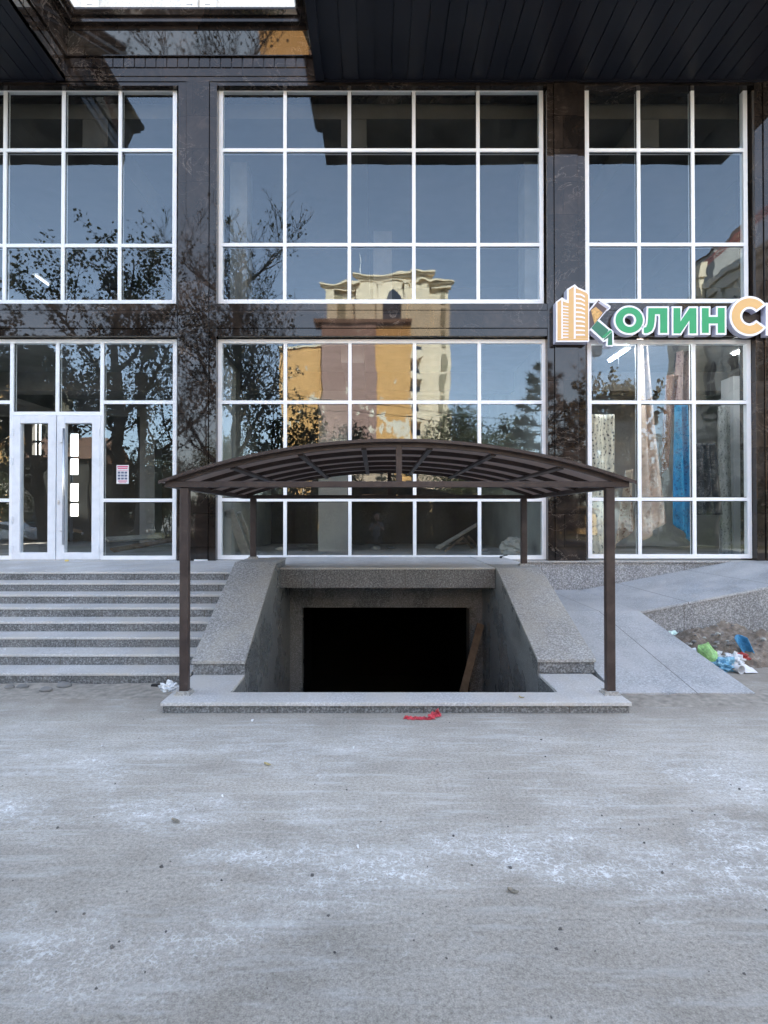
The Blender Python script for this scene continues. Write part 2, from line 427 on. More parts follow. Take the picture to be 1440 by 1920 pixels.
# shop-front with the double door
X = {p: XF(p, 850) for p in (-310, -200, -90, 21, 106.5, 190.5, 331)}
Z = {p: ZF(p) for p in (636, 754, 938, 775, 1050)}
cells = []; bars = []
for a, c in ((-310, -200), (-200, -90), (-90, 21), (190.5, 331)):
    for z in (754, 938): bars.append((X[a] + .03, X[c] - .03, Z[z], 'h'))
    for d, e in ((636, 754), (754, 938), (938, 1050)): cells.append((X[a], X[c], Z[e], Z[d]))
bars.append((X[21] + .03, X[190.5] - .03, Z[775], 'h')); bars.append((X[106.5], Z[775] + .03, Z[636] - .07, 'v'))
cells += [(X[21], X[106.5], Z[775], Z[636]), (X[106.5], X[190.5], Z[775], Z[636])]
w = MB()
window(X[-310], X[331], Z[1050] + .004, Z[636], [X[-200], X[-90], X[21], X[190.5]], cells, bars)
def door(px0, px1, hx, side):
    x0, x1 = XF(px0, 900), XF(px1, 900); z0, z1 = ZL + .016, ZF(779)
    st, tp, bt = .135, .135, .115
    b = MB(); y0, y1 = FYF - .022, FYB - .01
    b.box(x0, x0 + st, y0, y1, z0, z1); b.box(x1 - st, x1, y0, y1, z0, z1)
    b.box(x0 + st, x1 - st, y0 + .002, y1 - .002, z0, z0 + bt); b.box(x0 + st, x1 - st, y0 + .002, y1 - .002, z1 - tp, z1)
    d = b.build('door', M['bar_white'], shop, bevel=.004)
    p = MB(); p.grid(lambda i, j: (x0 + st - .01 + (x1 - x0 - 2 * st + .02) * i, GY + .001 * i, z0 + bt - .01 + (z1 - z0 - bt - tp + .02) * j), 2, 2)
    p.build('pane', M['glass'], d)
    for py in (811, 865, 975, 1030):
        h = MB(); hz = ZF(py); q = x0 + .012 if side < 0 else x1 - .012
        h.tube([(q, y0 - .012, hz - .06), (q, y0 - .012, hz + .06)], .011, 8); h.box(q - .02, q + .02, y0 - .006, y0 - .0005, hz - .05, hz + .05)
        h.build('hinge', M['bar_white'], d)
    if hx:
        h = MB(); q = XF(hx, 900)
        h.tube([(q, y0 - .085, ZF(1021)), (q, y0 - .085, ZF(805))], .021, 12)
        for py in (830, 995): h.tube([(q, y0 - .085, ZF(py)), (q - .10, y0 + .005, ZF(py))], .011, 8)
        h.build('handle', M['steel'], d, smooth=True)
        l = MB(); q = XF(111.5, 900)
        l.box(q - .016, q + .016, y0 - .008, y0 - .0005, ZF(946), ZF(938)); l.tube([(q, y0 - .006, ZF(942) - .001), (q, y0 - .02, ZF(942))], .009, 8)
        l.build('lock', M['steel'], d)
door(24, 105.6, None, -1); door(107.4, 188, 125.5, 1)
b = MB(); b.box(X[21], X[190.5], FYF - .005, FYB, ZL + .001, ZL + .014); b.build('threshold', M['steel'], shop)

# overhanging soffits, cornice and roof ------------------------------------
SZ, OY = 9.0, 7.8
XL, XR, XE = at(122, 153, MY).x, at(592, 158, MY).x, 7.25
def soffit(x0, x1, first):
    b = MB()
    b.box(x0, x1, OY, MY, SZ + .03, SZ + .09)
    b.box(x0, x0 + .14, OY, MY, SZ + .004, SZ + .03); b.box(x1 - .14, x1, OY, MY, SZ + .004, SZ + .03)
    x = x0 + .155 + first
    while x < x1 - .15:
        e = min(x + .252, x1 - .15); b.box(x, e, OY + .02, MY - .03, SZ + .006, SZ + .03); x += .268
    b.box(x0 + .15, x1 - .15, MY - .03, MY, SZ - .02, SZ + .028)
    return b.build('soffit', M['soffit'], shop)
soffit(-20, XL, .06); soffit(XR, XE, .05)
PATH = [(-20, OY), (XL, OY), (XL, MY), (XR, MY), (XR, OY), (XE, OY), (XE, MY), (20, MY)]
def sweep(prof, path):
    b = MB(); n = len(prof); rings = []
    nor = []
    for i in range(len(path) - 1):
        d = (Vector(path[i + 1]) - Vector(path[i])).normalized(); nor.append(Vector((d.y, -d.x)))
    for i, p in enumerate(path):
        if i == 0: m = nor[0]
        elif i == len(path) - 1: m = nor[-1]
        else:
            m = nor[i - 1] + nor[i]; m = m / m.dot(nor[i])
        rings.append([(p[0] + m.x * o, p[1] + m.y * o, z) for o, z in prof])
    vs = [v for r in rings for v in r]
    f = [(i * n + k, (i + 1) * n + k, (i + 1) * n + k + 1, i * n + k + 1) for i in range(len(path) - 1) for k in range(n - 1)]
    return b.add(vs, f)
prof = [(0, 9.0), (0, 9.075), (.014, 9.08), (.014, 9.215), (.004, 9.218), (.004, 9.385), (.062, 9.39), (.062, 9.402), (.05, 9.404),
        (.135, 9.75), (.155, 9.752), (.155, 9.815), (.235, 9.82), (.235, 9.895), (.275, 9.90), (.305, 9.965), (.305, 10.0), (-.1, 10.02)]
sweep(prof, PATH).build('cornice', M['marble'], shop)
# the row of small blocks under the ledge, one strip
def _f(b): b.build('block_frieze', M['marble'], shop, bevel=.003)
b = MB()
x = XL + .10
while x < XR - .2:
    b.box(x, x + .168, MY - .03, MY - .003, 9.2165, 9.372); x += .182
_f(b)
for xx, sgn in ((XL, 1), (XR, -1)):
    b = MB(); y = OY + .1
    while y < MY - .2:
        b.box(min(xx + sgn * .003, xx + sgn * .03), max(xx + sgn * .003, xx + sgn * .03), y, y + .168, 9.2165, 9.372); y += .182
    _f(b)
b = MB(); b.box(-20, 20, MY + .11, 18.3, 9.93, 10.0)
b.box(-20, XL - .11, OY + .11, MY + .11, 9.93, 10.0); b.box(XR + .11, XE - .11, OY + .11, MY + .11, 9.93, 10.0)
b.build('roof', M['conc'], shop)

# plinth, landing and interior ---------------------------------------------
b = MB(); b.box(2.16, 16, 9.86, 10.3, 0, ZL - .03); b.build('plinth', M['plinth'], shop)
b = MB(); b.box(2.16, 16, 9.82, 10.1, ZL - .03, ZL); b.build('plinth_cap', M['granite_cap'], shop, bevel=.004)
BK = 18.0
b = MB(); b.box(-15, 16, 10.3, BK, ZL - .2, ZL); b.build('floor', M['floor_in'], shop)
b = MB(); b.box(-15, 16, 10.35, BK, 4.75, 5.1)
for yy in (12.6, 15.4): b.box(-15, 16, yy, yy + .4, 4.35, 4.75)
for xx in (-8.6, -.6, 7.6): b.box(xx, xx + .4, 10.36, BK, 4.36, 4.752)
b.build('ceiling', M['conc'], shop)
b = MB(); b.box(-15, 16, 10.35, BK, 8.7, 9.9)
for xx in (-8.6, -5.2, -.6, 4.6, 7.6): b.box(xx, xx + .45, 10.36, BK, 8.2, 8.7)
b.build('upper_ceiling', M['dark_wall'], shop)
hs = []
for (a, c, d, e) in ((60, 77, 792, 853), (116, 147, 812, 890), (116, 147, 906, 968)):
    p, q = at(a, e, BK), at(c, d, BK); hs.append((p.x, q.x, p.z, q.z))
b = MB(); holes(b, 'xz', -15, -2.9, ZL, 4.76, BK, BK + .2, hs); b.build('back_wall', M['dark_wall'], shop)
for (a, c, d, e) in hs:
    b = MB(); m = a + (c - a) * .36 if c - a > .35 else (a + c) / 2
    b.box(m - .03, m + .03, BK + .05, BK + .12, d, e)
    for k in (.42,): b.box(a, c, BK + .052, BK + .118, d + (e - d) * k - .035, d + (e - d) * k + .035)
    b.build('back_window_frame', M['dark_wall'], shop)
b = MB(); b.box(-2.9, 3.2, 16.4, 16.6, ZL, 4.76); b.build('back_wall', M['dark_wall'], shop)
b = MB(); b.box(3.2, 16, 15.0, 15.2, ZL, 4.76); b.build('back_wall', M['shop_wall'], shop)
b = MB(); b.box(-15, 16, BK, BK + .2, 5.1, 9.9); b.build('back_wall', M['dark_wall'], shop)
for xx in (-15.2, 16.0):
    b = MB(); b.box(xx, xx + .2, 10, BK, 0, 9.9); b.build('side_wall', M['conc'], shop)
for xx in (-3.1, 3.0):
    b = MB(); b.box(xx, xx + .198, 10.32, BK if xx < 0 else 16.5, ZL, 4.75); b.build('partition_wall', M['plaster'], shop)
b = MB(); b.box(3.2, 3.25, 10.32, 15, ZL, 4.75); b.build('partition_wall', M['shop_wall'], shop)
# bare plastered columns in the unfinished shop
def column(px0, px1, Y, w, z0=ZL, z1=4.35, m='plaster'):
    b = MB(); b.box(at(px0, 900, Y).x, at(px1, 900, Y).x, Y, Y + w, z0, z1); b.build('column', M[m], shop)
column(597, 657, 12.6, .5)
column(420, 434, 10.55, .3)
column(262, 290, 14.5, .5, m='conc')
column(1376, 1402, 11.3, .4, m='shop_wall')
column(700, 735, 13.4, .55, z0=5.1, z1=8.2, m='conc'); column(985, 1012, 11.6, .5, z0=5.1, z1=8.7, m='conc'); column(430, 462, 11.6, .5, z0=5.1, z1=8.7, m='conc')

# lit fluorescent tubes in the carpet shop
def lamp(px, py, Y, ln, lab, ang=0, em='lit'):
    p = at(px, py, Y)
    t = thing('tube_lamp', lab, 'lamp', tuple(p), 'tube lamps on the shop ceilings')
    b = MB(); b.box(p.x - .06, p.x + .06, p.y, p.y + ln, p.z, p.z + .03); b.build('housing', M['upvc'], t)
    b = MB(); b.tube([(p.x, p.y + .02, p.z - .015), (p.x, p.y + ln - .02, p.z - .015)], .018, 8); b.build('tube', M[em], t)
    b = MB(); b.tube([(p.x, p.y + ln / 2, p.z + .03), (p.x, p.y + ln / 2, min(p.z + .9, 4.37 if p.z < 4.7 else 8.2))], .006, 5); b.build('hanger', M['black_gap'], t)
    t.rotation_euler.z = ang
g = NT('lit_tube'); M['lit'] = g.shader(g.n('ShaderNodeEmission', {'Color': (.95, .98, 1, 1), 'Strength': 60.0}).outputs[0])
g = NT('weak_tube'); M['weak'] = g.shader(g.n('ShaderNodeEmission', {'Color': (.9, .95, 1, 1), 'Strength': .5}).outputs[0])
lamp(1177, 653, 10.22, .8, 'lit white tube lamp behind the left top pane of the carpet shop window')
lamp(1397, 653, 10.3, .35, 'short lit tube lamp at the right edge of the carpet shop window')
lamp(66, 515, 12.0, .5, 'short pale tube lamp inside the upper left window', em='weak')

# ================================================================ stone tower standing above the roof
g = NT('cream_relief_stone')
a = g.noise(22, 5, .7, dist=1.0); b_ = g.noise(2, 4, .6)
c = g.ramp(a, [(.3, (.60, .56, .49, 1)), (.5, (.78, .75, .69, 1)), (.7, (.88, .87, .84, 1))])
M['relief'] = g.bsdf(c, .85, g.bump(a, .9, .05))
M['cream'] = simple('cream_stone', (.82, .81, .79, 1), .8, .08, 3)
tw = thing('stone_tower_block', 'pale cream stone tower block with white pilaster strips rising behind the dark cornice', 'building', (0, 13.5, 10.0))
TY = 13.5
b = MB(); b.box(-18, 24, TY, 18.2, 10.0, 34); b.build('wall', M['relief'], tw)
for (a, c) in ((153, 183), (340, 370), (375, 404), (590, 620)):
    x0, x1 = at(a, 10, TY - .08).x, at(c, 10, TY - .08).x
    b = MB(); b.box(x0, x1, TY - .08, TY - .003, 10.0, 34)
    w = x1 - x0
    b.box(x0 + w * .08, x0 + w * .2, TY - .10, TY - .08, 10, 34); b.box(x1 - w * .2, x1 - w * .08, TY - .10, TY - .08, 10, 34)
    z = 10.05
    while z < 20:
        b.box(x0 + w * .33, x1 - w * .33, TY - .12, TY - .08, z, z + .13); z += .17
    b.build('pilaster', M['cream'], tw)

# ================================================================ entrance steps and landing
st = thing('entrance_steps', 'wide flight of eight grey granite steps leading to the white double door', 'staircase', (-6.5, 6.7, 0))
SX0, SX1 = -14.0, -1.775
RY, RT, RH = 5.66, .3057, ZL / 8
for i in range(8):
    y0 = RY + RT * i; zt = RH * (i + 1)
    y1 = 9.99 if i == 7 else RY + RT * (i + 1) + .02
    b = MB(); b.box(SX0, SX1, y0 + .012, y1, max(0, zt - RH - .02) if i else -.05, zt - .026, 0)
    s_ = b.build('step' if i < 7 else 'landing', M['granite'], st)
    b = MB(); b.box(SX0, SX1, y0, y1 + (.0 if i == 7 else .001), zt - .026, zt)
    b.build('tread', M['granite_tread'], s_, bevel=.004)
# ================================================================ basement stairwell
un = thing('basement_entrance', 'granite walled stairwell going down to a black basement opening under the canopy', 'stairwell', (.15, 4.8, 0))
PX0, PX1, IX0, IX1 = -1.757, 2.105, -1.255, 1.59
# kerb slab round the opening
b = MB(); holes(b, 'xy', PX0, PX1, 4.82, 5.72, .062, .092, [(IX0, IX1, 5.11, 9)]); b.build('kerb_slab', M['granite_tread'], un, bevel=.004)
b = MB(); holes(b, 'xy', PX0 + .015, PX1 - .015, 4.84, 5.72, -.05, .061, [(IX0 - .012, IX1 + .012, 5.10, 9)]); b.build('kerb', M['granite'], un)
def wing(x0, x1, yf, yt, zt, yb, name):
    z0, z1 = .093, .235
    b = MB()
    b.prism([(x0, yf, z0), (x0, yf, z1 - .03), (x0, yt, zt - .03), (x0, yb, zt - .03), (x0, yb, z0)], (x1 - x0, 0, 0))
    w = b.build('wing_wall', M['granite'], un)
    sl = (zt - z1) / (yt - yf); c = MB()
    c.prism([(x0 - .012, yf - .018, z1 - .035), (x0 - .012, yf - .018, z1 - .004), (x0 - .012, yt, zt), (x0 - .012, yb, zt), (x0 - .012, yb, zt - .028), (x0 - .012, yt + .01, zt - .029)], (x1 - x0 + .024, 0, 0))
    c.build('cap', M['granite_cap'], w, bevel=.003)
wing(PX0 + .005, IX0 - .004, 5.67, 7.40, 1.05, 8.25, 'left')
wing(IX1 + .004, 2.14, 5.74, 7.64, .957, 8.25, 'right')
for (x0, x1, xi) in ((PX0 + .02, IX0 - .012, 0), (IX1 + .012, PX1, 1)):
    b = MB(); b.box(x0, x1, 5.12, 8.9, -2.4, .0915 if False else .06)
    b.build('side_wall', M['granite_inner'], un)
# polished lining of the two side walls (from the opening edge up to the slope)
for x, s in ((IX0, -1), (IX1, 1)):
    yf, yt, zt = (5.67, 7.40, 1.05) if s < 0 else (5.74, 7.64, .957)
    b = MB(); b.prism([(x, yf + .01, .088), (x, yf + .01, .2), (x, yt, zt - .036), (x, 7.74, zt - .036), (x, 7.74, .67), (x, 8.69, .67), (x, 8.69, -2.4), (x, 5.115, -2.4), (x, 5.115, .058), (x, yf, .058)], (s * .0125, 0, 0))
    b.build('wall_lining', M['granite_inner'], un)
b = MB(); b.box(IX0 + .004, IX1 - .004, 7.75, 8.3, .684, .925); b.build('lintel', M['granite'], un)
b = MB(); b.box(IX0 - .001, IX1 + .001, 7.73, 10.0, .927, .95); b.build('landing_slab', M['granite_tread'], un, bevel=.004)
b = MB(); b.box(IX0, IX1, 8.3, 10.3, .70, .925); b.build('slab', M['conc'], un)
for (q0, q1) in ((PX0, IX0 - .02), (IX1 + .02, 2.14)):
    b = MB(); b.box(q0, q1, 8.26, 9.85, .3, .925); e_ = b.build('landing_edge', M['granite'], un)
    b = MB(); b.box(q0, q1 + (.015 if q0 < 0 else .3 * 0 + .02), 8.252, 9.995, .926, .949); b.build('landing_slab', M['granite_tread'], e_)
ox0, ox1 = at(567, 1200, 8.7).x, at(878, 1200, 8.7).x; oz = at(703, 1139, 8.7).z
b = MB(); holes(b, 'xz', IX0 - .3, IX1 + .3, -2.4, .70, 8.7, 8.9, [(ox0, ox1, -3, oz)]); b.build('portal_wall', M['granite_inner'], un)
b = MB()
b.box(ox1 - .03, ox1 + .012, 8.66, 8.699, -2.3, oz - .01); b.build('door_jamb', M['black_gap'], un)
b = MB()
for i in range(13):
    b.box(IX0, IX1, 5.12 + .27 * i, 5.12 + .27 * (i + 1) + .02, -2.5, .09 - .165 * (i + 1))
b.build('stair_flight', M['granite'], un)
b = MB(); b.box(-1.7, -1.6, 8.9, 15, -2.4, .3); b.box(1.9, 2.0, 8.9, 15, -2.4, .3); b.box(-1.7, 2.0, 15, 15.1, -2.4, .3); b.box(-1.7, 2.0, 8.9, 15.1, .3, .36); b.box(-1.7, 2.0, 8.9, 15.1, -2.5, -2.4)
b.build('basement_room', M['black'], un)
# planks leaning in the stairwell
def plank(p0, p1, w, t, mat, name, label, cat='plank', side=Vector((1, 0, 0))):
    p0, p1 = Vector(p0), Vector(p1); d = (p1 - p0).normalized()
    a = (side - d * side.dot(d)).normalized() * w / 2; n = d.cross(a).normalized() * t / 2
    b = MB(); v = []
    for p in (p0, p1): v += [p - a - n, p + a - n, p + a + n, p - a + n]
    b.add(v, [(0, 1, 2, 3), (4, 7, 6, 5), (0, 4, 5, 1), (1, 5, 6, 2), (2, 6, 7, 3), (3, 7, 4, 0)])
    return solo(b, name, M[mat], label, cat, bevel=.004)
plank(at(845, 1385, 8.0), at(901, 1170, 8.45), .10, .045, 'wood', 'timber_plank', 'brown timber plank leaning against the right wall of the stairwell')
plank(at(868, 1330, 8.35), at(880, 1240, 8.6), .07, .04, 'wood', 'timber_offcut', 'short wooden offcut standing behind the leaning stairwell plank')

# ================================================================ ramps
rp = thing('granite_ramp', 'granite access ramp turning from the yard up along the shop front', 'ramp', (3.2, 6.5, 0))
RX0, RX1 = 2.165, 3.42
b = MB(); b.prism([(RX0, 5.3, -.05), (RX0, 5.3, .03), (RX0, 7.6, .40), (RX0, 7.6, -.05)], (RX1 - RX0, 0, 0)); b.build('lower_slope', M['granite_ramp'], rp)
b = MB(); b.box(RX0, RX1, 7.602, 9.85, 0, .40); b.build('turning_platform', M['granite_ramp'], rp)
sx = .19; xe = RX1 + (ZL - .40) / sx
b = MB(); b.prism([(RX1 + .002, 7.605, -.05), (RX1 + .002, 7.605, .37), (xe, 7.605, ZL - .03), (12, 7.605, ZL - .03), (12, 7.605, -.05)], (0, 2.24, 0)); b.build('upper_slope_base', M['plinth'], rp)
b = MB(); b.prism([(RX1 + .001, 7.59, .372), (xe, 7.59, ZL - .028), (12, 7.59, ZL - .028), (12, 7.59, ZL), (xe, 7.59, ZL), (RX1 + .001, 7.59, .40)], (0, 2.225, 0)); b.build('upper_slope', M['granite_ramp'], rp)

# ================================================================ canopy
cn = thing('arched_canopy', 'brown steel canopy with arched smoked roof on four posts over the stairwell', 'canopy', (.19, 6.5, 0))
YF_, YR_ = 5.05, 8.0
ax0, ax1, apx = -1.80, 2.18, .19
zb0, zb1 = 1.866, 1.918
def post(x, y, z0, w=.075):
    b = MB(); b.box(x - w / 2, x + w / 2, y - .035, y + .035, z0 + .008, zb0)
    p = b.build('post', M['brown'], cn, bevel=.006)
    f = MB(); f.box(x - .068, x + .068, y - .065, y + .065, z0, z0 + .012)
    f.prism([(x - .055, y - .055, z0 + .012), (x + .055, y - .055, z0 + .012), (x + .055, y + .055, z0 + .012), (x - .055, y + .055, z0 + .012)], (0, 0, .018))
    f.build('foot_plate', M['granite_cap'], p)
post(at(345, 1200, YF_).x, YF_ + .02, .092); post(at(1145, 1200, YF_).x, YF_ + .02, .092)
post(at(475, 1000, YR_).x, YR_, 1.05, .08); post(at(982, 1000, YR_).x, YR_, .957, .08)
for y in (YF_, YR_):
    b = MB(); b.box(ax0, ax1, y - .03, y + .03, zb0 + .001, zb1); b.build('cross_beam', M['brown'], cn, bevel=.004)
for x in (ax0 + .03, ax1 - .03):
    b = MB(); b.box(x - .029, x + .029, YF_ + .031, YR_ - .031, zb0, zb1 - .002); b.build('side_beam', M['brown'], cn, bevel=.004)
hc = (ax1 - ax0) / 2; rise = .345; R = (hc * hc + rise * rise) / (2 * rise)
def arc(x, dz=0): return zb1 + math.sqrt(R * R - (x - apx) ** 2) - (R - rise) + dz
NA = 40
def arcband(y0, y1, lo, hi, x0=ax0, x1=ax1):
    b = MB(); top = []; bot = []
    for i in range(NA + 1):
        x = x0 + (x1 - x0) * i / NA; top.append((x, y0, arc(x, hi))); bot.append((x, y0, arc(x, lo)))
    return b.prism(top + bot[::-1], (0, y1 - y0, 0))
for k in range(6):
    y = YF_ + (YR_ - YF_) * k / 5
    arcband(y - .02, y + .02, -.045 if k else -.05, -.004).build('arch_rib', M['brown'], cn)
for d in (-1.42, -.835, -.287, .287, .835, 1.42):
    x = apx + d; b = MB(); s = -(x - apx) / math.sqrt(R * R - (x - apx) ** 2)
    w = .022
    b.prism([(x - w, YF_ + .02, arc(x) - .062 - s * w), (x + w, YF_ + .02, arc(x) - .062 + s * w), (x + w, YF_ + .02, arc(x) - .040 + s * w), (x - w, YF_ + .02, arc(x) - .040 - s * w)], (0, YR_ - YF_ - .04, 0))
    b.build('purlin', M['brown'], cn)
for px, y in ((748, YF_), (730, YR_)):
    x = at(px, 870, y).x; b = MB(); b.box(x - .025, x + .025, y - .019, y + .019, zb1, arc(x, -.044)); b.build('strut', M['brown'], cn)
b = arcband(YF_ - .07, YR_ + .1, .0, .009, ax0 - .035, ax1 + .035); b.build('roof_sheet', M['poly'], cn)
arcband(YF_ - .085, YF_ - .071, -.012, .014, ax0 - .037, ax1 + .037).build('edge_strip', M['brown'], cn)

# ================================================================ shop sign
def signmat(name, col): return simple(name, col, .35, .05, 8)
M['s_white'] = signmat('sign_white', (.86, .85, .90, 1)); M['s_edge'] = signmat('sign_return', (.62, .62, .74, 1))
M['s_green'] = signmat('sign_green', (.022, .33, .125, 1)); M['s_tan'] = signmat('sign_tan', (.68, .42, .165, 1))
M['s_dgreen'] = signmat('sign_dark_green', (.02, .16, .085, 1)); M['s_brown'] = signmat('sign_brown', (.085, .05, .045, 1)); M['s_grey'] = signmat('sign_grey', (.45, .44, .52, 1))
g = NT('sign_carpet_gold'); a = g.noise(25, 4, .6)
M['s_gold'] = g.bsdf(g.ramp(a, [(.3, (.35, .17, .05, 1)), (.6, (.75, .45, .14, 1))]), .4)
SY = 9.70
sg = thing('shop_sign', 'raised shop sign of a tan tower emblem and green and tan Cyrillic letters', 'sign', tuple(at(1250, 640, SY)))
def q1(u, v): return (1030 + u * .14583, 520 + v * .14583)      # close crop of the emblem -> photograph
def q2(u, v): return (1000 + u * .30556, 480 + v * .30556)      # crop of the whole sign
def offset(poly, d):
    n = len(poly); area = sum(poly[i][0] * poly[(i + 1) % n][1] - poly[(i + 1) % n][0] * poly[i][1] for i in range(n))
    sg_ = 1 if area > 0 else -1; out = []
    for i in range(n):
        a, b_, c_ = Vector(poly[i - 1]), Vector(poly[i]), Vector(poly[(i + 1) % n])
        e1, e2 = (b_ - a), (c_ - b_)
        if e1.length < 1e-6 or e2.length < 1e-6: out.append(tuple(b_)); continue
        e1.normalize(); e2.normalize()
        n1, n2 = Vector((e1.y, -e1.x)) * sg_, Vector((e2.y, -e2.x)) * sg_
        m = n1 + n2; k = m.dot(n1)
        if k < .35: m = m.normalized() * 1.6
        else: m = m / k
        out.append((b_.x + m.x * d, b_.y + m.y * d))
    return out
def w3(poly, y): return [tuple(at(p[0], p[1], y)) for p in poly]
def plate(poly, y0, y1, mat, name, par, hole=None):
    """flat letter body between y0 (front) and y1; drawn in photograph pixels at the sign's distance"""
    P = [Vector(w) for w in w3(poly, SY)]
    b = MB()
    if hole is None:
        F = [(p.x, y0, p.z) for p in P]; b.prism(F, (0, y1 - y0, 0))
    else:
        Hh = [Vector(w) for w in w3(hole, SY)]; n = len(P)
        v = [(p.x, y0, p.z) for p in P] + [(p.x, y0, p.z) for p in Hh] + [(p.x, y1, p.z) for p in P] + [(p.x, y1, p.z) for p in Hh]
        f = []
        for i in range(n):
            j = (i + 1) % n
            f += [(i, j, n + j, n + i), (2 * n + i, 3 * n + i, 3 * n + j, 2 * n + j), (i, 2 * n + i, 2 * n + j, j), (n + i, n + j, 3 * n + j, 3 * n + i)]
        b.add(v, f)
    return b.build(name, mat, par)
def letter(poly, col, bw=3.4, hole=None, name='letter'):
    body = plate(offset(poly, bw), SY + .004, 9.83, M['s_edge'], name, sg, offset(hole, -bw) if hole else None)
    plate(offset(poly, bw), SY, SY + .0035, M['s_white'], 'border', body, offset(hole, -bw) if hole else None)
    plate(poly, SY - .004, SY - .0005, M[col], 'face', body, hole)
    return body
def ell(cx, cy, rx, ry, n=40, a0=0, a1=2 * PI): return [(cx + rx * math.cos(a0 + (a1 - a0) * i / n), cy + ry * math.sin(a0 + (a1 - a0) * i / n)) for i in range(n)]
Q = lambda pts: [q2(*p) for p in pts]
e = ell(588, 394, 84, 79); h = ell(590, 394, 41, 41)
letter(Q(e), 's_green', 3.6, Q(h))
letter(Q([(706, 320), (822, 320), (822, 472), (778, 472), (778, 357), (746, 357), (744, 400), (738, 436), (726, 460), (704, 472), (684, 474), (678, 470), (678, 440), (692, 436), (700, 418), (704, 380)]), 's_green')
letter(Q([(860, 320), (902, 320), (902, 402), (958, 320), (1000, 320), (1000, 475), (958, 475), (958, 394), (902, 475), (860, 475)]), 's_green')
letter(Q([(1034, 320), (1076, 320), (1076, 374), (1132, 374), (1132, 319), (1174, 319), (1174, 472), (1132, 472), (1132, 414), (1076, 414), (1076, 472), (1034, 472)]), 's_green')
cxx, cyy, ro, ri = 1327, 369, 110, 58
arc_o = [(cxx + ro * math.cos(math.radians(t)), cyy + ro * math.sin(math.radians(t))) for t in range(40, 321, 8)]
arc_i = [(cxx + ri * math.cos(math.radians(t)), cyy + ri * math.sin(math.radians(t))) for t in range(316, 43, -8)]
letter(Q(arc_o + arc_i), 's_tan', 4)
letter(Q([(1440, 300), (1490, 300), (1490, 400), (1560, 300), (1610, 300), (1610, 475), (1560, 475), (1560, 375), (1490, 475), (1440, 475)]), 's_tan', 4)
# tower emblem
E = lambda pts: [q1(*p) for p in pts]
out = E([(78, 322), (155, 268), (218, 305), (218, 160), (318, 100), (360, 140), (430, 170), (480, 195), (503, 230), (503, 838), (78, 838)])
body = plate(out, SY - .03, 9.83, M['s_edge'], 'emblem', sg)
plate(out, SY - .034, SY - .0305, M['s_white'], 'border', body)
def bit(pts, m, y=SY - .037): plate(E(pts), y, SY - .0345, M[m], 'panel', body)
bit([(96, 332), (145, 298), (145, 795), (96, 795)], 's_tan'); bit([(165, 318), (240, 345), (240, 795), (165, 795)], 's_tan')
bit([(240, 172), (305, 130), (305, 795), (240, 795)], 's_tan'); bit([(330, 150), (430, 195), (468, 210), (490, 240), (490, 795), (330, 795)], 's_tan')
bit([(96, 797), (490, 797), (490, 820), (96, 820)], 's_tan', SY - .036)
for i in range(11):
    v = 372 + i * 40; plate(E([(165, v), (236, v + 12 - i), (236, v + 24 - i), (165, v + 14)]), SY - .040, SY - .0375, M['s_white'], 'stripe', body)
for i in range(10):
    v = 215 + i * 58; k = 34 - i * 3.6
    plate(E([(330, v), (400, v + k * .25), (440, v + k), (448, v + k + 12), (448, v + k + 22), (436, v + k + 18), (396, v + k * .25 + 20), (330, v + 20)]), SY - .040, SY - .0375, M['s_white'], 'stripe', body)
# letter K made of two rolled carpets
kp = E([(497, 440), (612, 290), (650, 278), (782, 372), (782, 400), (748, 432), (728, 436), (640, 546), (775, 665), (800, 672), (822, 700), (826, 870), (810, 892), (742, 892), (720, 880), (730, 826), (690, 836), (520, 680), (497, 712)])
kb = plate(kp, SY - .010, 9.82, M['s_edge'], 'letter', sg); plate(kp, SY - .014, SY - .0105, M['s_white'], 'border', kb)
def kbit(pts, m, y=SY - .017): plate(E(pts), y, SY - .0145, M[m], 'face', kb)
kbit([(500, 455), (628, 300), (745, 400), (612, 560), (500, 690)], 's_brown'); kbit([(612, 562), (760, 682), (680, 790), (535, 655)], 's_dgreen')
plate(E([(530, 430), (590, 385), (680, 460), (575, 602)]), SY - .020, SY - .0175, M['s_gold'], 'motif', kb)
plate(E([(620, 330), (652, 318), (768, 392), (745, 418)]), SY - .020, SY - .0175, M['s_grey'], 'roll_end', kb)
plate(E([(672, 770), (775, 680), (800, 700), (700, 790)]), SY - .022, SY - .0175, M['s_green'], 'roll_end', kb)
kbit([(702, 795), (802, 705), (806, 872), (746, 878), (752, 780), (690, 820)], 's_dgreen', SY - .0165)

# ================================================================ poster stuck on the glass
g = NT('poster_print')
po = thing('glass_poster', 'small white poster with pink lines stuck inside the pane right of the double door', 'poster', tuple(at(230, 907, 9.99)))
b = MB(); p, q = at(218.5, 907, GY - .006), at(241.5, 872, GY - .006); b.box(p.x, q.x, GY - .008, GY - .0055, p.z, q.z); b.build('sheet', M['paper'], po)
W_, H_ = q.x - p.x, q.z - p.z
M['pink'] = simple('poster_pink', (.62, .10, .20, 1), .6, .1, 40); M['slate'] = simple('poster_slate', (.16, .18, .27, 1), .6, .5, 60)
b = MB()
for (a, c, d, e) in ((.06, .94, .88, .95), (.10, .90, .79, .85), (.08, .92, .69, .71), (.14, .88, .12, .17), (.2, .8, .06, .08)):
    b.box(p.x + W_ * a, p.x + W_ * c, GY - .0105, GY - .0085, p.z + H_ * d, p.z + H_ * e)
b.build('printed_lines', M['pink'], po)
b = MB()
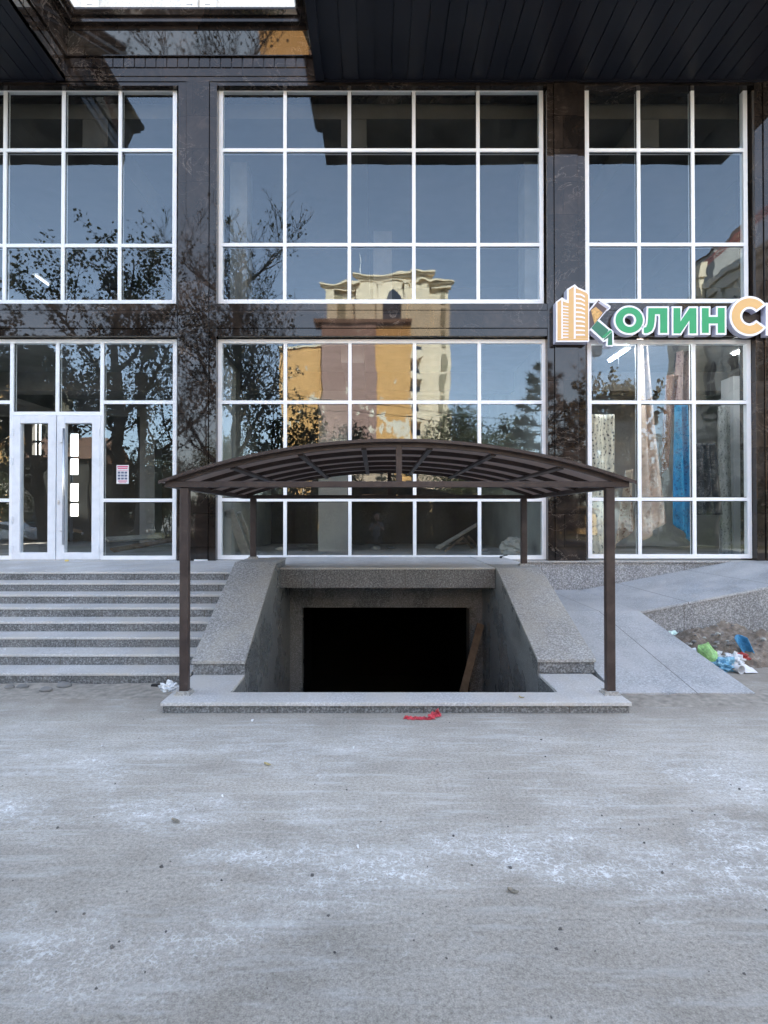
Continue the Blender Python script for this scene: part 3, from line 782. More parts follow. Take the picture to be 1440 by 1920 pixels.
for i in range(3):
    for j in range(3):
        b.box(p.x + W_ * (.1 + .28 * i), p.x + W_ * (.32 + .28 * i), GY - .0105, GY - .0085, p.z + H_ * (.22 + .16 * j), p.z + H_ * (.33 + .16 * j))
b.build('pictures', M['slate'], po)

# ================================================================ loose things on the ground
def crumple(px, py, Y, size, seed, mat, name, label, cat, z=0, group=None, rough=.9, fq=2.6, n=26, m=18):
    c = at(px, py, Y); b = MB(); b.ball((c.x, c.y, z + size[2] * .55), size, seed, rough, n, m, fq)
    b.v = [(q[0], q[1], max(q[2], z - .004)) for q in b.v]
    return solo(b, name, M[mat], label, cat, group)
for k, col in (('bag_green', (.32, .58, .20, 1)), ('bag_blue', (.20, .44, .60, 1)), ('bag_white', (.72, .74, .76, 1)), ('bag_red', (.38, .035, .03, 1)), ('bag_teal', (.62, .78, .72, 1)), ('blue_plastic', (.06, .26, .48, 1)), ('red_film', (.52, .05, .07, 1))):
    M[k] = bagmat(k, col)
# ground height of the rubbish heap
def heap(x, y):
    u, v = (x - 4.2) / 1.0, (y - 6.95) / .68
    r = u * u + v * v
    h = max(0, 1 - r) ** 1.2 * .30
    return h * (1 + .5 * mnoise.noise(Vector((x * 3, y * 3, 0)))) + ((.05 * mnoise.noise(Vector((x * 8, y * 8, 2))) + .03 * mnoise.noise(Vector((x * 21, y * 21, 5)))) if r < 1.1 else 0) - (.02 if r > .95 else 0)
b = MB(); b.grid(lambda i, j: (3.425 + 2.1 * i, 6.05 + 1.55 * j, heap(3.425 + 2.1 * i, 6.05 + 1.55 * j) - .004), 110, 84)
o = b.build('dirt_mound', M['dirt'], smooth=True); tag(o, kind='structure')
def on(px, py, Y): p = at(px, py, Y); return max(heap(p.x, p.y), 0) if 3.4 < p.x < 5.4 and 6 < p.y < 7.6 else 0
crumple(1262, 1183, 7.35, (.11, .06, .05), 3, 'bag_teal', 'plastic_scrap', 'pale green plastic scrap at the top of the dirt heap by the ramp wall', 'litter', .10)
crumple(1303, 1213, 6.62, (.08, .07, .06), 5, 'bag_white', 'plastic_bag', 'white plastic bag beside the green bag at the ramp edge', 'bag', .03)
b = MB(); c0, c1 = at(1312, 1212, 6.6), at(1340, 1238, 6.35)
b.tube([(c0.x, c0.y, .12), (c0.x * .7 + c1.x * .3, c0.y * .7 + c1.y * .3, .14), (c0.x * .3 + c1.x * .7, c0.y * .3 + c1.y * .7, .10), (c1.x, c1.y, .05)], [.03, .085, .075, .03], 14)
b.v = [tuple(Vector(q) + Vector((mnoise.noise(Vector(q) * 17), mnoise.noise(Vector(q) * 17 + Vector((9, 0, 0))), mnoise.noise(Vector(q) * 17 + Vector((0, 9, 0))))) * .03) for q in b.v]
solo(b, 'plastic_bag', M['bag_green'], 'bright green crumpled plastic bag lying along the ramp edge', 'bag')
crumple(1338, 1240, 6.25, (.06, .05, .035), 41, 'bag_teal', 'plastic_scrap', 'pale greenish plastic scrap tucked under the bright green bag', 'litter', 0)
crumple(1350, 1233, 6.5, (.10, .07, .055), 8, 'bag_white', 'plastic_bag', 'white crumpled bag lying between the green and the blue bag', 'bag', .02)
crumple(1357, 1245, 6.2, (.125, .09, .07), 11, 'bag_blue', 'plastic_bag', 'light blue crumpled plastic bag next to the ramp edge', 'bag', 0)
crumple(1376, 1240, 6.25, (.085, .07, .075), 17, 'bag_white', 'plastic_bag', 'white bag piled on the light blue bag', 'bag', .05)
crumple(1388, 1230, 6.4, (.09, .05, .05), 14, 'bag_red', 'food_wrapper', 'dark red crumpled wrapper behind the light blue bag', 'wrapper', .06)
c0 = at(1390, 1262, 6.05)
b = MB(); d = Vector((.35, -.9, .1)).normalized(); b.tube([Vector((c0.x - .02, c0.y + .1, .042)), Vector((c0.x, c0.y, .045))], [.032, .042], 16, cap=False)
b.tube([Vector((c0.x, c0.y, .045)), Vector((c0.x + .001, c0.y - .004, .045))], [.044, .044], 16, cap=False)
b.grid(lambda i, j: (c0.x - .018 + .03 * math.cos(2 * PI * i) * j, c0.y + .08, .042 + .03 * math.sin(2 * PI * i) * j), 16, 1)
solo(b, 'paper_cup', M['paper'], 'white paper cup lying on its side below the blue bag', 'cup', solid=.002)
b = MB(); c0 = at(1404, 1256, 6.1); b.grid(lambda i, j: (c0.x + .13 * (i - .5), c0.y + .10 * (j - .5), .012 + .05 * j + .02 * math.sin(5 * i) * j), 6, 6)
solo(b, 'paper_scrap', M['paper'], 'torn white paper scrap right of the paper cup', 'paper', solid=.002)
b = MB(); c0 = at(1402, 1205, 6.42)
b.grid(lambda i, j: (c0.x + (-.07 + .13 * j + .05 * (i - .5)) + .10 * (i - .5) * (1 - .3 * j), c0.y + .06 * math.sin(3 * i) + .04 * j, heap(c0.x, c0.y) + .20 - .21 * j + .03 * math.sin(PI * i)), 10, 14)
solo(b, 'blue_sheet', M['blue_plastic'], 'strong blue curved plastic piece standing on the dirt heap', 'plastic', solid=.006)
crumple(1386, 1208, 6.95, (.04, .04, .035), 23, 'bag_red', 'brick_chip', 'small reddish brick chip left of the blue plastic', 'rubble', .1)
r2 = random.Random(8)
for k in range(34):
    p = at(r2.uniform(1285, 1440), r2.uniform(1195, 1235), r2.uniform(6.5, 7.1)); b = MB(); r = r2.uniform(.014, .035)
    b.ball((0, 0, r * .4), (r, r * .8, r * .6), k, .4, 8, 6)
    o = b.build('rubble_stone', M['conc' if k % 3 else 'plaster'])
    o.location = (p.x, p.y, max(heap(p.x, p.y), 0) - .006); tag(o, 'small grey rubble stone lying on the dirt heap by the ramp', 'stone', 'rubble stones on the dirt heap')
# loose dirt lying against the front of the ramp and the lowest step
def strip(x0, x1, y0, y1, hmax, name, seed, nx=90, ny=16):
    b = MB()
    def f(i, j):
        x, y = x0 + (x1 - x0) * i, y0 + (y1 - y0) * j
        e = min(1, i * 14, (1 - i) * 14) * (j ** 1.1)
        h = hmax * e * (.55 + .6 * mnoise.noise(Vector((x * 2.3, y * 4, seed))) + .25 * mnoise.noise(Vector((x * 9, y * 9, seed))))
        return (x, y, max(h, 0) - .0015 * 0 + .0015 - .006 * (e < .03))
    b.grid(f, nx, ny); tag(b.build(name, M['dirt_pale'], smooth=True), kind='structure')
M['dirt_pale'] = simple('pale_dirt', (.34, .31, .265, 1), .95, .4, 14)
strip(2.12, 3.75, 4.98, 5.42, .05, 'dirt_strip', 3); strip(-6.0, -1.80, 5.2, 5.655, .022, 'dirt_strip', 9, 160)
r4 = random.Random(77); bits = None
for k in range(26):
    if k < 14:
        i_ = r4.randint(0, 7); x_ = r4.uniform(-4.6, -1.95); y_ = RY + RT * i_ + r4.uniform(.05, .28); z_ = RH * (i_ + 1)
    else: x_, y_, z_ = r4.uniform(-4, 4), r4.uniform(2.2, 4.7), 0
    if bits is None:
        b = MB(); b.grid(lambda u, v: (.03 * (u - .5), .018 * (v - .5), .003 + .008 * math.sin(3 * u + v)), 4, 3); bits = b.build('paper_bit', M['paper'], solid=.0015); o = bits
        tag(o, 'tiny white paper bit lying on the steps or the yard', 'paper', 'paper bits on steps and yard')
    else: o = bits.copy(); C.objects.link(o)
    o.location = (x_, y_, z_ + .001); o.rotation_euler.z = r4.uniform(0, 6); s_ = r4.uniform(.5, 1.1); o.scale = (s_, s_, 1)
# red plastic tape
pts = [at(757, 1349, 4.70), at(775, 1350, 4.68), at(795, 1350, 4.69), at(806, 1351, 4.68), at(812, 1342, 4.76), at(818, 1336, 4.80)]
b = MB()
def ribbon(pts, w, seed, z=.01):
    n = 40; vs = []
    for i in range(n + 1):
        t = i / n * (len(pts) - 1); k = min(int(t), len(pts) - 2); p = pts[k].lerp(pts[k + 1], t - k)
        a = mnoise.noise(Vector((t * 2.1, seed, 0))) * 3; ww = w * (1 + .6 * mnoise.noise(Vector((t * 3.3, seed, 5))))
        d = (pts[k + 1] - pts[k]).normalized(); nn = Vector((-d.y, d.x, 0))
        vs += [p.xy.to_3d() + nn * ww * math.cos(a) + Vector((0, 0, z + abs(math.sin(a)) * ww)), p.xy.to_3d() - nn * ww * math.cos(a) + Vector((0, 0, z * .4))]
    return vs, [(2 * i, 2 * i + 1, 2 * i + 3, 2 * i + 2) for i in range(n)]
b.add(*ribbon(pts, .018, 1.0)); b.add(*ribbon([at(808, 1353, 4.68), at(814, 1344, 4.73), at(824, 1340, 4.76), at(820, 1333, 4.8)], .028, 4.0, .025))
solo(b, 'plastic_tape', M['red_film'], 'crumpled red plastic tape on the ground in front of the granite kerb', 'tape', solid=.002)
crumple(320, 1288, 5.45, (.085, .06, .05), 31, 'bag_white', 'plastic_bag', 'crumpled white plastic bag at the foot of the front left canopy post', 'bag', 0)
b = MB(); p = at(293, 1284, 5.58); b.box(p.x - .045, p.x + .045, p.y - .02, p.y + .02, .0, .03); solo(b, 'black_offcut', M['black_gap'], 'short black plastic offcut left of the crumpled white bag', 'litter', bevel=.006)
b = MB(); p = at(377, 1048, 9.8); b.box(p.x - .11, p.x + .11, 9.77, 9.81, ZL + .001, ZL + .025); solo(b, 'white_tile_strip', M['paper'], 'thin white strip lying at the foot of the left marble pier', 'tile', bevel=.003)
b = MB(); p = at(945, 1047, 9.6); b.tube([(p.x - .07, 9.6, .956), (p.x - .02, 9.6, .985), (p.x + .06, 9.62, 1.0)], .009, 6); b.ball((p.x - .05, 9.6, .965), .022, 2, .3)
solo(b, 'tool', M['black_gap'], 'small black tool left on the landing below the centre window', 'tool')
b = MB(); p = at(125, 1051, 9.7); b.ball((p.x, 9.7, ZL + .012), (.035, .03, .018), 3, .3); solo(b, 'yellow_wrapper', simple('yellow', (.75, .62, .2, 1), .5), 'small yellowish wrapper on the landing in front of the double door', 'wrapper')
for (px, py, Y, r, lab) in ((18, 1284, 5.52, .035, 'rounded grey stone by the lowest step at the far left'), (43, 1284, 5.53, .04, 'dusty flat stone second from the left along the lowest step'), (87, 1292, 5.44, .042, 'largest rounded grey stone on the dirt before the steps'), (120, 1284, 5.56, .05, 'long thin stone chip touching the lowest step')):
    p = at(px, py, Y); b = MB(); b.ball((p.x, p.y, r * .4), (r * 1.4, r, r * .7), px, .3, 12, 8); solo(b, 'stone', M['conc'], lab, 'stone', smooth=True)
for (px, py, lab) in ((502, 1436, 'curled dry yellow leaf lying alone on the pale concrete'), (330, 1543, 'flat grey dry leaf on the left of the concrete yard'), (962, 1675, 'dark curled dry leaf on the concrete nearest the camera'), (978, 1310, 'yellow leaf lying on the granite kerb of the stairwell')):
    v = (960 - py) / FPX; k = EYE / -(math.sin(TH) + v * math.cos(TH)); Y = k * (math.cos(TH) - v * math.sin(TH)); z = 0
    if py == 1310: Y = 4.93; z = .093
    p = at(px, py, Y); b = MB()
    b.grid(lambda i, j: (p.x + .045 * (j - .5), p.y + .014 * (i - .5) * math.sin(PI * (.08 + .84 * j)) * 2 + .012 * math.sin(4 * j), z + .003 + .02 * abs(i - .5) * (1 - j) + .016 * (j - .5) ** 2 * 3), 6, 10)
    M.setdefault('dry', simple('dry_leaf', (.42, .35, .17, 1), .7, .4, 30)); M.setdefault('dryd', simple('dark_dry_leaf', (.24, .215, .17, 1), .7, .4, 30))
    solo(b, 'dry_leaf', M['dry' if py in (1436, 1310) else 'dryd'], lab, 'leaf', solid=.002)
M['pebble'] = simple('dark_pebble', (.13, .122, .115, 1), .8, .5, 30)
proto = None; r3 = random.Random(21)
spots = [(730, 518), (832, 650), (1170, 628), (302, 625), (215, 640), (605, 770), (48, 824), (1400, 476), (1385, 480), (1055, 586), (1015, 620), (990, 633), (1240, 568), (1265, 575), (470, 775), (793, 1086)]
allp = [(u, 1240 + v / 2) for u, v in ((145, 1100), (367, 278))]
allp = []
for (u, v) in ((367, 555), (415, 823), (585, 803), (302, 773), (108, 625), (216, 460), (24, 824), (158, 948), (105, 940), (272, 1166), (210, 1075), (628, 1094), (616, 955)): allp.append((u, 1240 + v / 2))
for (u, v) in ((392, 440), (472, 775), (260, 655), (957, 615), (992, 630), (1085, 613), (1332, 480), (1156, 563), (958, 983), (792, 1087), (662, 1005), (645, 1080), (112, 1047), (605, 358), (200, 387), (590, 295), (818, 580), (465, 620), (976, 682), (235, 1115), (1240, 577), (1043, 795), (330, 766)): allp.append((720 + u / 2, 1240 + v / 2))
for _ in range(40): allp.append((r3.uniform(0, 1440), 1345 + 570 * r3.random() ** 1.5))
for i, (px, py) in enumerate(allp):
    v = (960 - py) / FPX; k = EYE / -(math.sin(TH) + v * math.cos(TH)); Y = k * (math.cos(TH) - v * math.sin(TH)); p = at(px, py, Y)
    if proto is None:
        b = MB(); b.ball((0, 0, .005), (.013, .010, .006), 4, .9, 8, 6, 3.0); proto = b.build('pebble', M['pebble']); o = proto
        tag(o, 'small dark pebble lying loose on the pale dusty concrete', 'pebble', 'pebbles scattered on the yard')
    else: o = proto.copy(); C.objects.link(o)
    s_ = r3.uniform(.4, .95) * (.8 if i < 36 else .5)
    o.location = (p.x, p.y, 0); o.scale = (s_, s_ * r3.uniform(.7, 1.2), s_); o.rotation_euler.z = r3.uniform(0, 6)

# ================================================================ things inside the shops
def carpet(pxt, pyt, pxb, pyb, Y, wt, wb, mat, label, folds=2.5, depth=.08, z1=None, twist=0.0, hem=0.0):
    a, c = at(pxt, pyt, Y), at(pxb, pyb, Y); b = MB()
    def f(i, j):
        w = wt + (wb - wt) * (1 - j) ** 1.2; x = c.x + (a.x - c.x) * j; z = c.z + (a.z - c.z) * j
        s = (i - .5); k = depth * math.sin(folds * 2 * PI * i + 2 * j)
        return (x + s * w, Y + .12 + k + s * twist * (1 - j), z + hem * (i - .5) * (1 - j))
    b.grid(f, 36, 30)
    return solo(b, 'hanging_carpet', mat, label, 'carpet', 'carpets hanging in the shop window', smooth=True, solid=.012)
def carpetmat(name, base, motif, sc, edge=.5):
    g = NT(name)
    v = g.vor(sc, vec=g.map((1, .6, 1))); w = g.n('ShaderNodeTexWave', {'Vector': g.map((1, .3, 1)), 'Scale': sc * .22, 'Distortion': 9.0, 'Detail': 3.0}).outputs[1]
    m = g.math('MULTIPLY', g.ramp(w, [(.42, 0.0), (.55, 1.0)]), g.ramp(v, [(.2, 1.0), (.5, .2)]))
    c = g.mix(m, base, motif)
    return g.bsdf(g.mix(1.0, c, g.ramp(g.noise(4, 4, .6), [(.3, (.75, .75, .75, 1)), (.7, (1.15, 1.15, 1.15, 1))]), 'MULTIPLY'), .95)
carpet(1131, 775, 1131, 1043, 10.35, .47, .45, carpetmat('cream_carpet', (.80, .76, .62, 1), (.05, .06, .08, 1), 20), 'cream carpet with a dense dark ornament at the left edge of the window', 1.5, .03)
carpet(1212, 640, 1229, 1000, 10.5, .16, .62, carpetmat('beige_carpet', (.68, .55, .46, 1), (.45, .34, .28, 1), 12), 'long pinkish beige carpet gathered at the top and spreading downwards', 2.0, .09, twist=.25, hem=.45)
carpet(1268, 700, 1254, 880, 10.6, .20, .16, carpetmat('brown_carpet', (.20, .10, .07, 1), (.35, .28, .24, 1), 30), 'narrow dark brown carpet hanging left of the blue one', 1.2, .05, hem=.3)
carpet(1284, 755, 1288, 1000, 10.45, .18, .42, carpetmat('blue_carpet', (.03, .30, .55, 1), (.02, .14, .30, 1), 20), 'bright blue patterned carpet in the middle pane', 1.6, .07, twist=.1, hem=-.4)
carpet(1290, 640, 1283, 760, 10.9, .22, .30, carpetmat('mauve_carpet', (.34, .25, .24, 1), (.16, .10, .11, 1), 26), 'mauve and brown carpet seen above the blue one', 1.8, .06)
carpet(1187, 880, 1180, 1005, 10.6, .06, .42, carpetmat('rust_carpet', (.55, .46, .36, 1), (.22, .10, .06, 1), 18), 'small rust and cream carpet with a curled hem behind the canopy post', 1.2, .12, hem=.5)
carpet(1333, 830, 1336, 965, 10.9, .36, .50, carpetmat('black_carpet', (.03, .035, .045, 1), (.12, .12, .13, 1), 16), 'black carpet bundle hanging in the right pane', 3, .06)
carpet(1366, 760, 1368, 1040, 11.2, .24, .24, carpetmat('grey_carpet', (.32, .33, .32, 1), (.10, .11, .12, 1), 24), 'grey ornamented carpet strip hanging beside the pale column', 1.0, .03)
plank(at(462, 1040, 10.9), at(430, 955, 10.5), .16, .05, 'wood_pale', 'timber_plank', 'wide pale plank leaning inside the lower left of the centre window', 'plank')
plank(at(480, 1040, 11.3), at(448, 960, 10.75), .08, .05, 'wood_pale', 'timber_plank', 'narrow pale plank leaning right behind the wide one', 'plank')
def floor_plank(px0, py0, px1, py1, Y0, Y1, w, lab, mat='wood'):
    a, c = at(px0, py0, Y0), at(px1, py1, Y1); plank((a.x, Y0, max(a.z, ZL + .03)), (c.x, Y1, max(c.z, ZL + .03)), w, .04, mat, 'timber_plank', lab, 'plank', Vector((0, 1, .3)))
floor_plank(200, 1012, 300, 1006, 11.2, 12.2, .16, 'long board of the pile inside the window right of the double door', 'wood_pale')
floor_plank(210, 1032, 325, 1012, 11.0, 12.0, .16, 'board crossing the front of the timber pile by the double door')
floor_plank(240, 1026, 320, 1018, 11.6, 12.4, .14, 'shorter upper board of the timber pile by the double door', 'wood_pale')
floor_plank(630, 975, 633, 1030, 14.0, 13.0, .10, 'thin pale board standing in the dark of the centre shop', 'wood_pale')
floor_plank(820, 1028, 900, 980, 12.4, 13.6, .10, 'board sloping up beside the broken trestle', 'wood_pale')
# trestle
tr_ = thing('wooden_trestle', 'broken wooden trestle lying on the floor inside the centre window', 'trestle', tuple(at(870, 1030, 12.2)))
for (a, c) in (((835, 1034), (868, 1008)), ((868, 1008), (888, 1030)), ((852, 1020), (880, 1018)), ((878, 1006), (900, 1030))):
    p, q = at(a[0], a[1], 12.0), at(c[0], c[1], 12.5); b = MB(); b.tube([(p.x, p.y, max(p.z, ZL + .04)), (q.x, q.y, max(q.z, ZL + .04))], .03, 4); b.build('leg', M['wood'], tr_)
b = MB(); p = at(965, 1032, 10.9); b.ball((p.x, 10.9, ZL + .15), (.24, .2, .2), 5, .5, 22, 16, 3); b.v = [(q[0], q[1], max(q[2], ZL)) for q in b.v]
solo(b, 'rubble_sack', M['plaster'], 'pale sack of rubble on the floor inside the right end of the centre window', 'sack')
b = MB(); p, q = at(634, 1003, 13.5), at(652, 965, 13.5); b.box(p.x, q.x, 13.5, 13.54, p.z, q.z)
bd = solo(b, 'notice_board', M['paper'], 'small white notice board standing in the dark centre shop', 'board')
r5 = random.Random(3)
for k in range(14):
    px = r5.uniform(440, 1000); Y = r5.uniform(10.8, 14.5); p = at(px, 1000, Y); r = r5.uniform(.03, .09); b = MB()
    b.ball((0, 0, r * .3), (r * 1.3, r, r * .6), k, .5, 9, 7); o = b.build('rubble_lump', M['plaster' if k % 2 else 'conc']); o.location = (p.x, Y, ZL)
    tag(o, 'pale lump of building rubble on the floor of the unfinished centre shop', 'rubble', 'rubble on the shop floor')
# ================================================================ the street behind the camera (seen in the glass)
def rand_unit(r):
    while True:
        v = Vector((r.uniform(-1, 1), r.uniform(-1, 1), r.uniform(-1, 1)))
        if .05 < v.length < 1: return v.normalized()
def leaf_add(V, F, p, s, r, shape=0):
    n = rand_unit(r); t = rand_unit(r); a = n.cross(t)
    if a.length < .1: return
    a.normalize(); c = a.cross(n); k = len(V)
    if shape == 0:      # broad pointed leaf
        pts = ((0, -.5), (.42, -.22), (.26, .02), (.40, .2), (0, .55), (-.40, .2), (-.26, .02), (-.42, -.22))
    elif shape == 1: pts = ((0, -.5), (.3, 0), (0, .5), (-.3, 0))
    else: pts = ((-.03, 0), (.03, 0), (0, 1))
    for (u, v) in pts: V.append(tuple(p + (a * u + c * v) * s))
    F.append(tuple(range(k, k + len(pts))))
def tree(name, label, loc, height, tr, seed, leaves, ls, leafm, lean=(0, 0), fork=.35, spread=.9, levels=4, top=1.0, kids=(4, 5, 5, 4), group=None, bl=1.0):
    r = random.Random(seed); wood = MB(); tips = []
    base = Vector(loc)
    def branch(p, d, ln, rad, lev):
        n = 5 if lev < 2 else 3; path = [p]; dd = d.copy()
        for i in range(n):
            dd = (dd + rand_unit(r) * (.10 if lev == 0 else .24) + Vector((0, 0, .10 if lev else 0))).normalized()
            path.append(path[-1] + dd * ln / n)
        rads = [max(.008, rad * (1 - (.45 if lev == 0 else .75) * i / n)) for i in range(n + 1)]
        wood.tube(path, rads, 8 if lev == 0 else 5 if lev == 1 else 3, cap=lev < 2)
        if lev >= levels - 2:
            for q in path[1:]: tips.append((q, lev))
        if lev < levels - 1:
            k = kids[lev] + r.randint(0, 1)
            for i in range(k):
                t = (fork if lev == 0 else .25) + (1 - (fork if lev == 0 else .25)) * ((i + r.random() * .7) / k)
                t = min(t, .98); idx = t * n; q = path[int(idx)].lerp(path[min(int(idx) + 1, n)], idx % 1)
                az = 2.4 * i + r.uniform(-.5, .5) + seed
                side = Vector((math.cos(az), math.sin(az), 0))
                nd = (dd * (1 - spread * .55) + side * spread + Vector((0, 0, .35))).normalized()
                branch(q, nd, ln * (bl if lev == 0 else 1) * r.uniform(.42, .62) * (1.12 - .35 * t if lev == 0 else 1), rads[int(idx)] * .55, lev + 1)
    branch(base, Vector((lean[0], lean[1], 1)).normalized(), height * .72, tr, 0)
    t = thing(name, label, 'tree', tuple(base), group)
    wood.build('trunk', M['bark'], t)
    V, F = [], []
    for _ in range(leaves):
        q, lv = r.choice(tips)
        if q.z > base.z + height * top and r.random() < .8: continue
        leaf_add(V, F, q + rand_unit(r) * r.uniform(.02, .35) * (1 if ls < .2 else 1.4), ls * r.uniform(.6, 1.25), r)
    if leaves:
        m = MB(); m.v, m.f, m.mi = V, F, [0] * len(F); m.build('crown', leafm, t)
    return t
def bush(name, label, c, size, seed, n, ls, leafm, cat='bush', stems=5, z0=0.0, gaps=.15, trunk=0):
    """a leafy mass: many leaves through an uneven volume, on stems"""
    r = random.Random(seed); V, F = [], []; c = Vector(c)
    lobes = [(Vector((r.uniform(-.6, .6) * size[0], r.uniform(-.5, .5) * size[1], r.uniform(-.45, .62) * size[2])), r.uniform(.32, .55)) for _ in range(14)]
    for _ in range(n):
        lc, lr = r.choice(lobes); d = rand_unit(r) * (r.random() ** .45)
        p = lc + Vector((d.x * size[0] * lr, d.y * size[1] * lr, d.z * size[2] * lr))
        if mnoise.noise((p + c) * 1.4) < -.35 + gaps: continue
        q = c + p
        if q.z < z0: continue
        leaf_add(V, F, q, ls * r.uniform(.6, 1.3), r, 1)
    t = thing(name, label, cat, (c.x, c.y, 0))
    m = MB(); m.v, m.f, m.mi = V, F, [0] * len(F); m.build('crown', leafm, t)
    w = MB()
    for i in range(stems):
        a = r.uniform(0, 6.3); e = c + Vector((math.cos(a) * size[0] * .4, math.sin(a) * size[1] * .4, r.uniform(-.1, .5) * size[2]))
        s0 = Vector((c.x + math.cos(a) * .1 * (1 if trunk else size[0]), c.y, 0)); w.tube([s0, s0.lerp(e, .5) + rand_unit(r) * .15, e], [.05 + trunk, .035 + trunk * .6, .012], 5)
    w.build('stem', M['bark'], t)
    return t
def conifer(name, label, loc, h, rad, seed, leafm, cat='tree', z_first=.12, tuft=.5, dens=1.0):
    r = random.Random(seed); base = Vector(loc); w = MB(); V, F = [], []
    w.tube([base, base + Vector((.05, 0, h * .5)), base + Vector((0, 0, h))], [h * .016 + .03, h * .01 + .02, .01], 7)
    z = h * z_first; k = 0
    while z < h * .97:
        R_ = rad * (1 - z / h) ** .8 * r.uniform(.65, 1.15)
        for i in range(5):
            a = k * .7 + i * 1.257 + r.uniform(-.2, .2); d = Vector((math.cos(a), math.sin(a), .18)); p0 = base + Vector((0, 0, z)); e = p0 + d * R_
            w.tube([p0, p0.lerp(e, .6) + Vector((0, 0, -.04)), e], [.03, .018, .006], 4)
            for q in range(int((3 + R_ * 5) * dens)):
                s = p0.lerp(e, r.uniform(.3, 1.02))
                for _ in range(13):
                    dd = (rand_unit(r) + d * .5).normalized(); n = dd.cross(rand_unit(r)).normalized() * .022; ln = tuft * r.uniform(.5, 1.0); kk = len(V)
                    V += [tuple(s - n), tuple(s + n), tuple(s + dd * ln)]; F.append((kk, kk + 1, kk + 2))
        z += h * r.uniform(.045, .075); k += 1
    t = thing(name, label, cat, tuple(base)); w.build('trunk', M['bark'], t)
    m = MB(); m.v, m.f, m.mi = V, F, [0] * len(F); m.build('crown', leafm, t)
    return t

g_ = 'trees across the yard mirrored in the glass'
def gx(px, D): return mir(px, 972, D)
def gp(px, D): p = mir(px, 972, D); return (p.x, p.y, 0)
tree('plane_tree', 'tall half bare plane tree mirrored in the left panes of the centre windows', gp(452, 24), 15.8, .25, 3, 7000, .115, M['leaf_green'], lean=(.03, 0), fork=.25, spread=.72, top=.62, kids=(9, 6, 5, 4, 3), levels=5, bl=.62)
tree('plane_tree', 'leaning leafy plane tree mirrored beside the dark pole left of the marble pier', gp(205, 23), 11.8, .24, 12, 12000, .115, M['leaf_green'], lean=(.16, 0), fork=.3, spread=.95, kids=(6, 6, 5, 4))
tree('plane_tree', 'thick crooked plane tree mirrored above the double door', gp(92, 22), 9.6, .27, 29, 11000, .125, M['leaf_green'], lean=(-.12, 0), fork=.28, spread=1.0, kids=(6, 6, 5, 4))
tree('plane_tree', 'plane tree mirrored at the far left edge of the shop front', gp(-70, 24), 10.5, .25, 41, 6000, .15, M['leaf_green'], fork=.3, spread=1.0, kids=(6, 6, 5, 4))
bush('leafy_shrub', 'leafy shrub with drooping branches mirrored in front of the orange wall', (gx(575, 25).x, -5, 3.6), (1.1, 1.0, 3.4), 5, 3600, .16, M['leaf_green'])
bush('dark_shrub', 'dense dark shrub mirrored just above the left half of the canopy', (gx(640, 27).x, -7, 3.2), (1.6, 1.3, 3.2), 7, 9000, .14, M['leaf_dark'], gaps=-.1)
bush('leafy_shrub', 'tall leafy shrub mirrored right of the plane trunk', (gx(505, 25).x, -5, 5.0), (1.5, 1.2, 4.2), 9, 4500, .17, M['leaf_green'])
bush('dark_shrub', 'broad dark shrub mirrored right of the double door', (gx(262, 28).x, -8, 2.6), (2.3, 1.5, 3.2), 13, 9000, .15, M['leaf_dark'], gaps=-.05)
bush('hedge_bush', 'round olive bush mirrored above the front left canopy corner', (gx(318, 38).x, -18, 3.0), (2.4, 1.8, 3.4), 15, 8000, .15, M['leaf_bush'])
bush('round_tree', 'round olive green tree mirrored above the right half of the canopy', (gx(862, 52).x, -32, 6.0), (3.9, 3.4, 6.2), 17, 16000, .22, M['leaf_bush'], 'tree', gaps=-.15, trunk=.12)
bush('round_tree', 'lower olive tree mirrored beside the right marble pier', (gx(955, 50).x, -30, 5.0), (3.2, 3.0, 5.6), 19, 11000, .22, M['leaf_bush'], 'tree', gaps=-.1, trunk=.12)
conifer('pine_tree', 'dark pine with long needles mirrored at the right end of the centre window', gp(1015, 27), 9.0, 3.4, 5, M['needle'], z_first=.1, tuft=.45, dens=1.2)
conifer('spruce_tree', 'dark spruce mirrored in the right pane of the carpet shop window', gp(1345, 30), 8.2, 2.6, 8, M['needle'], tuft=.4)
for px, hh, lab in ((712, 7.4, 'left of the three small spruces mirrored over the canopy top'), (737, 6.4, 'shortest middle spruce of the three mirrored over the canopy top'), (768, 7.6, 'right spruce of the three mirrored over the canopy top')):
    conifer('spruce_tree', lab, gp(px, 46), hh, 1.1, px, M['needle'], tuft=.3, dens=.8)
tree('autumn_tree', 'yellow brown autumn tree mirrored behind the emblem of the shop sign', gp(1135, 54), 14.0, .22, 55, 9000, .34, M['leaf_autumn'], fork=.3, spread=.9, kids=(7, 6, 5, 4))
tree('autumn_tree', 'smaller rusty autumn tree mirrored in the middle pane of the carpet shop', gp(1185, 48), 8.0, .14, 66, 3500, .26, M['leaf_autumn'], fork=.25, spread=.8, kids=(6, 5, 5, 4))
tree('bare_tree', 'thin bare tree mirrored in the carpet shop window', gp(1240, 46), 9.0, .10, 71, 250, .2, M['leaf_autumn'], fork=.25, spread=.6, kids=(7, 6, 5, 4))
